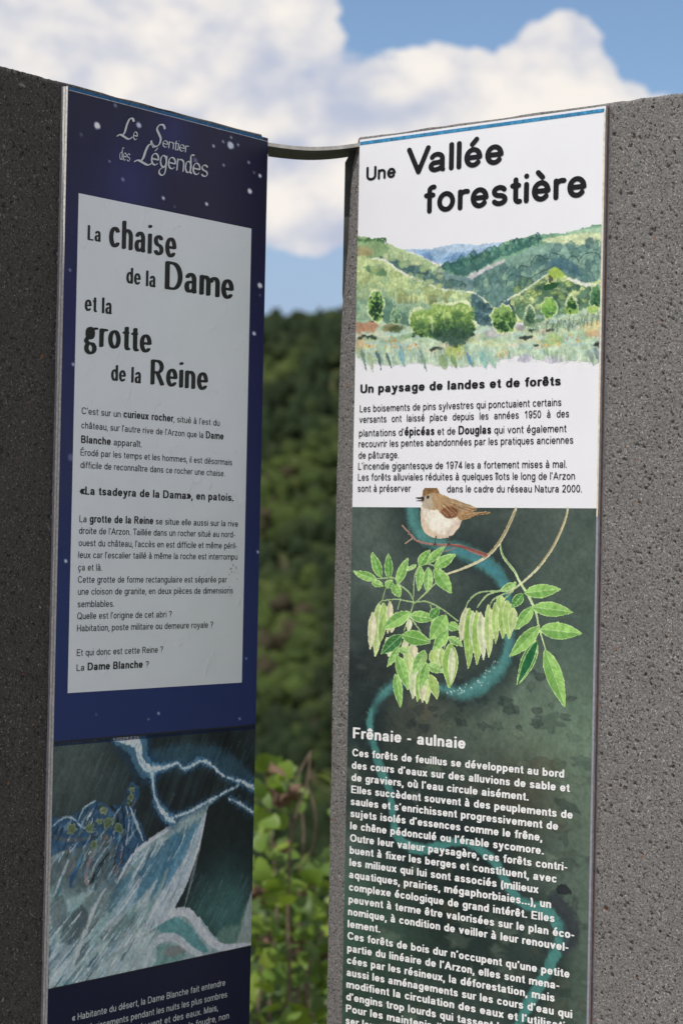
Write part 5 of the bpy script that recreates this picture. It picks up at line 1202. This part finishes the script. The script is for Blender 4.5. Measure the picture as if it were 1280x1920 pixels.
def crown(V0, r, h, g):
    V = V0 * (1 + g.normal(0, .13, (len(V0), 1)))
    lump = sum(.20 * np.clip(V0 @ (d / np.linalg.norm(d)), 0, 1)[:, None] ** 6 for d in g.normal(size=(7, 3)))
    return V * (1 + lump) * np.array([r, r, h])
PAL = 0.82 * np.array([(.050, .076, .022), (.058, .088, .023), (.078, .116, .028), (.028, .046, .019), (.042, .062, .022), (.090, .118, .034), (.070, .060, .034)])
VV, FF, CC = [], [], []; nb = 0
g2 = np.random.default_rng(5); N_T = 0
cand = []
for k in range(19000):
    x = g2.uniform(-130, 130); y = g2.uniform(400, 900)
    if abs(x + 12) > 26 and g2.random() < .62: continue
    cand.append((x, y))
for k in range(4200):
    x = g2.uniform(-330, 330)
    if abs(x) > 125: cand.append((x, g2.uniform(400, 930)))
cand = np.array(cand)
cz = hill(cand[:, 0], cand[:, 1])
tone = fbm(cand[:, 0] / 28, cand[:, 1] / 36, 3, 33) - .10 * np.clip((640 - cand[:, 1]) / 120, 0, 1); open_ = fbm(cand[:, 0] / 16 + 50, cand[:, 1] / 20, 2, 44)
for (x, y), z0, tn, op in zip(cand, cz, tone, open_):
    if op > .72: continue
    if tn < .43: ci = g2.choice([3, 3, 3, 4])
    elif tn < .50: ci = g2.choice([0, 4, 1, 4])
    elif tn < .58: ci = g2.choice([1, 2, 1, 0])
    else: ci = g2.choice([2, 5, 2, 6])
    if y < 640 and g2.random() < .62 * min(1, (640 - y) / 60): ci = g2.choice([3, 3, 4])
    r = .9 + 2.6 * g2.random() ** 1.7; r = r * (1.9 if abs(x) > 130 else 1); h = r * g2.uniform(.8, 1.2)
    if ci == 3: h *= 1.35; r *= .8
    V = crown(IV, r, h, g2) + np.array([x, y, z0 + h * .8])
    VV.append(V); FF.append(IF + nb); nb += len(V)
    CC.append(np.repeat((PAL[ci] * g2.uniform(.82, 1.2))[None], len(V), 0)); N_T += 1
fo = link('forest', tri_mesh('forest', np.concatenate(VV), np.concatenate(FF), np.concatenate(CC), ml)); fo['kind'] = 'stuff'
fo['label'] = 'dense green forest covering the far hillside, out of focus'; fo['category'] = 'forest'

ROCK = flat_mat('pale_rock', (.30, .26, .20), .9, var=.2, scale=.6)
def tree(x, y, r, h, ci, label):
    z0 = float(hill(x, y)); t_ = thing('hillside_tree', label, 'tree', (x, y, z0), 0, 'trees along the ridge line')
    V = crown(IV3, r, h, g2); lv = [V + np.array([0, 0, h * 1.15])]
    ff = [IF3]; n = len(V)
    for k in range(7):
        d = g2.normal(size=3); d /= np.linalg.norm(d); rr = r * g2.uniform(.35, .55)
        v2 = crown(IV, rr, rr * .9, g2) + np.array([d[0] * r * .8, d[1] * r * .8, h * 1.15 + d[2] * h * .8]); lv.append(v2); ff.append(IF + n); n += len(v2)
    V = np.concatenate(lv)
    link('crown', tri_mesh('crown', V, np.concatenate(ff), np.repeat(PAL[ci][None], len(V), 0), ml), t_)
    ring = [(math.cos(k * math.pi / 3), math.sin(k * math.pi / 3)) for k in range(6)]
    tv = [(a * .3, b * .3, -.5) for a, b in ring] + [(a * .16, b * .16, h) for a, b in ring]
    link('trunk', mesh('trunk', tv, [(k, (k + 1) % 6, 6 + (k + 1) % 6, 6 + k) for k in range(6)], BARK), t_)


# skyline: find the crest direction and stand the individual trees on it
def crest(x_px):
    best = None
    for y in np.arange(780, 960, 4.0):
        x = (x_px - 640 - .0206 * 430) / 4491.1 * y; el = (float(hill(x, y)) - EYE) / y
        if best is None or el > best[0]: best = (el, x, y)
    return best
for (xp, rr_, hh_, ci, lb) in [(510, 3.6, 2.4, 0, 'broad round dark green tree on the ridge, just right of the blue panel edge'),
                               (560, 3.2, 3.0, 4, 'tallest domed tree on the ridge line, in the middle of the gap between the slabs'),
                               (592, 2.4, 1.9, 1, 'small low tree on the dip of the ridge line, right of the domed tree'),
                               (622, 2.6, 2.2, 0, 'low bushy tree on the ridge line, left of the right slab edge'),
                               (650, 3.2, 2.6, 3, 'dark tree on the ridge line, half hidden by the right slab edge')]:
    el, x, y = crest(xp); tree(x, y, rr_, hh_, ci, lb)

# ------------------------------------------------------------------ leafy shrub behind the gap
mlf, t, b = material('shrub_leaf')
oi = t.new('ShaderNodeObjectInfo')
c = t.new('ShaderNodeTexCoord').outputs['Object']
colr = t.ramp(oi.outputs['Random'], [(0.0, (.055, .105, .018)), (.35, (.10, .19, .024)), (.7, (.18, .29, .03)), (1.0, (.27, .37, .05))])
colr = t.mix(t.ramp(t.noise(c, 60, 3), [(.4, 0.0), (.75, .5)]), colr, (.05, .08, .02))
t.l.new(colr, b.inputs['Base Color']); b.inputs['Roughness'].default_value = .5
tr = t.new('ShaderNodeBsdfTranslucent'); t.l.new(t.mix(.5, colr, (.25, .35, .03)), tr.inputs[0])
mx = t.new('ShaderNodeMixShader'); mx.inputs[0].default_value = .35
t.l.new(b.outputs[0], mx.inputs[1]); t.l.new(tr.outputs[0], mx.inputs[2]); t.l.new(mx.outputs[0], t.n['Material Output'].inputs[0])
DEAD = flat_mat('dead_leaf', (.14, .082, .052), .8, var=.25, scale=40)
TWIG = flat_mat('shrub_twig', (.15, .11, .08), .85, var=.2, scale=50)

def leaf_mesh(name, mat, lob, fold, curl):
    out = []
    for k in range(13):
        a = math.pi * k / 12; t_ = k / 12
        y = (1 - math.cos(a)) / 2; x = math.sin(a) ** .85 * .44 * (1.25 - .75 * t_) * (1 + lob * (1 if k % 2 else -1) + (.22 if k in (4, 5) else 0) - (.18 if k == 7 else 0))
        out.append((x, y))
    V = []; F = []
    for (x, y) in out:
        V.append((0, y, -curl * (y - .4) ** 2)); V.append((x, y, fold * x - curl * (y - .4) ** 2)); V.append((-x, y, fold * x - curl * (y - .4) ** 2))
    for i in range(12):
        a, b2 = i * 3, i * 3 + 3; F += [(a, a + 1, b2 + 1, b2), (a, b2, b2 + 2, a + 2)]
    return mesh(name, V, F, mat, True)
LM = [leaf_mesh('leaf', mlf, .08, .25, .3), leaf_mesh('leaf', mlf, .13, -.15, .8), leaf_mesh('leaf', mlf, .10, .5, .3)]
DM = [leaf_mesh('dead_leaf', DEAD, .2, .9, 1.2), leaf_mesh('dead_leaf', DEAD, .3, 1.3, .6)]

shrub = thing('leafy_shrub', 'bright green leafy shrub with some withered brown leaves, behind the gap between the slabs', 'shrub', (-.12, 5.6, 0))
def gap_pt(xp, yp, d):            # a point of the shrub seen at (xp, yp), at distance d
    wv = px_dir(xp, yp); q = wv * (d / wv[1]); return np.array([q[0], q[1], q[2] + EYE])
def tube(name, pts, r0, r1, mat, parent):
    V = []; F = []; n = len(pts)
    for i, p in enumerate(pts):
        d = np.array(pts[min(n - 1, i + 1)]) - np.array(pts[max(0, i - 1)]); d /= np.linalg.norm(d) + 1e-9
        a = np.cross(d, (0, 1, .1)); a /= np.linalg.norm(a) + 1e-9; b2 = np.cross(d, a); r = r0 + (r1 - r0) * i / (n - 1)
        for k in range(5): V.append(tuple(np.array(p) + (a * math.cos(k * 1.2566) + b2 * math.sin(k * 1.2566)) * r))
    for i in range(n - 1):
        for k in range(5): F.append((i * 5 + k, i * 5 + (k + 1) % 5, i * 5 + 5 + (k + 1) % 5, i * 5 + 5 + k))
    o = link(name, mesh(name, V, F, mat, True), parent); o.location = (-parent.location.x, -parent.location.y, -parent.location.z); return o
stems = [[(555, 2300), (545, 1900), (540, 1700), (548, 1560), (575, 1470), (582, 1412)], [(500, 2300), (505, 1900), (520, 1700), (512, 1600), (500, 1460)], [(600, 2300), (590, 1950), (560, 1720), (570, 1560), (552, 1470)],
         [(470, 2300), (520, 1950), (565, 1780), (600, 1640), (620, 1600)], [(640, 2300), (600, 1980), (575, 1850), (600, 1760), (640, 1700)], [(520, 2300), (480, 2000), (490, 1820), (470, 1700), (440, 1560)], [(560, 2300), (575, 1900), (560, 1800), (540, 1750)]]
stems += [[(548, 1560), (530, 1500), (515, 1450), (508, 1432)], [(575, 1470), (590, 1520), (588, 1580), (560, 1640)], [(552, 1470), (566, 1440), (584, 1408)]]
for i, st in enumerate(stems):
    d = 5.5 + .12 * (i % 4); pts = [gap_pt(x, y, d) for x, y in st]
    pts = list(Canvas.smooth(None, np.array(pts), 4, False)); 
    if i < 7: pts[0] = np.array([pts[0][0], pts[0][1], 0.0])
    tube('stem', pts, .006 if i < 7 else .003, .0022, TWIG, shrub)
for i, x in enumerate(np.linspace(-.95, .75, 7)):
    pts = [np.array([x * .6, 5.75, 0.0]), np.array([x * .9 + .03, 5.7, .4]), np.array([x * 1.05, 5.7 + .1 * math.sin(i * 2), .75 + .1 * math.sin(i)]), np.array([x * 1.15, 5.65, .95 + .12 * math.cos(i * 3)])]
    tube('stem', pts, .007, .003, TWIG, shrub)
def put_leaf(p, sz, me, name, g):
    o = bpy.data.objects.new(name, me); COL.objects.link(o); o.parent = shrub
    o.location = tuple(p - np.array(shrub.location)); o.scale = (sz, sz, sz)
    o.rotation_euler = (math.radians(g.uniform(0, 80)), math.radians(g.uniform(-50, 50)), g.gauss(0, 1.3))
    return o
g3 = random.Random(12); n_leaf = 0
for k in range(430):
    yp = 1425 + 540 * g3.random() ** .8; xp = g3.uniform(435, 675)
    dens = min(1, (yp - 1410) / 230)
    if xp > 545 and yp < 1600: dens *= .12
    if 505 < xp < 560 and 1560 < yp < 1640: dens *= .4
    if g3.random() > dens + .12: continue
    if n_leaf >= 262: break
    p = gap_pt(xp, yp, g3.uniform(5.25, 5.95)); put_leaf(p, g3.uniform(.034, .068), g3.choice(LM), 'leaf', g3); n_leaf += 1
for (xp, yp, r) in [(500, 1445, .05), (490, 1500, .055), (520, 1490, .06), (545, 1480, .055), (505, 1475, .05), (560, 1470, .04), (488, 1545, .045), (530, 1455, .05), (505, 1555, .05), (610, 1640, .05), (600, 1660, .055), (620, 1690, .055), (540, 1665, .065), (520, 1690, .07), (500, 1600, .06), (495, 1630, .05)]:
    put_leaf(gap_pt(xp, yp, 5.4), r, g3.choice(LM), 'leaf', g3)
for (xp, yp) in [(515, 1505), (520, 1515), (556, 1505), (558, 1492), (484, 1680), (488, 1700), (480, 1690), (570, 1680), (575, 1690), (505, 1760), (540, 1600), (498, 1450), (620, 1800), (560, 1780)]:
    for q in range(1): put_leaf(gap_pt(xp + g3.uniform(-5, 5), yp + g3.uniform(-6, 6), 5.38), g3.uniform(.03, .042), g3.choice(DM), 'dead_leaf', g3)
# inner and outer leaves beyond those: one mass
def leaf_mass():
    V = []; F = []; nb = 0; base = np.array([v.co[:] for v in LM[0].vertices]); fc = [tuple(p.vertices) for p in LM[0].polygons]
    for k in range(1500):
        if k < 700: x, y, z0 = g3.gauss(-.12, .35), g3.uniform(5.9, 6.5), g3.uniform(0, .78)
        else: x, y, z0 = g3.gauss(-.12, .55), g3.uniform(5.3, 6.4), g3.uniform(0, .92)
        if k >= 700 and -.28 < x < .02 and z0 > .35: y = g3.uniform(6.0, 6.5); z0 = min(z0, .62)
        m = Matrix.Rotation(g3.uniform(0, 6.28), 3, 'Z') @ Matrix.Rotation(math.radians(g3.uniform(-10, 70)), 3, 'X')
        s_ = g3.uniform(.035, .07); P = (np.array(m) @ (base * s_).T).T + np.array([x + .12, y - 5.6, z0])
        V.append(P); F += [tuple(a + nb for a in f) for f in fc]; nb += len(P)
    return mesh('leaf_mass', np.concatenate(V), F, mlf, True)
lm_ = link('leaf_mass', leaf_mass(), shrub); lm_['kind'] = 'stuff'
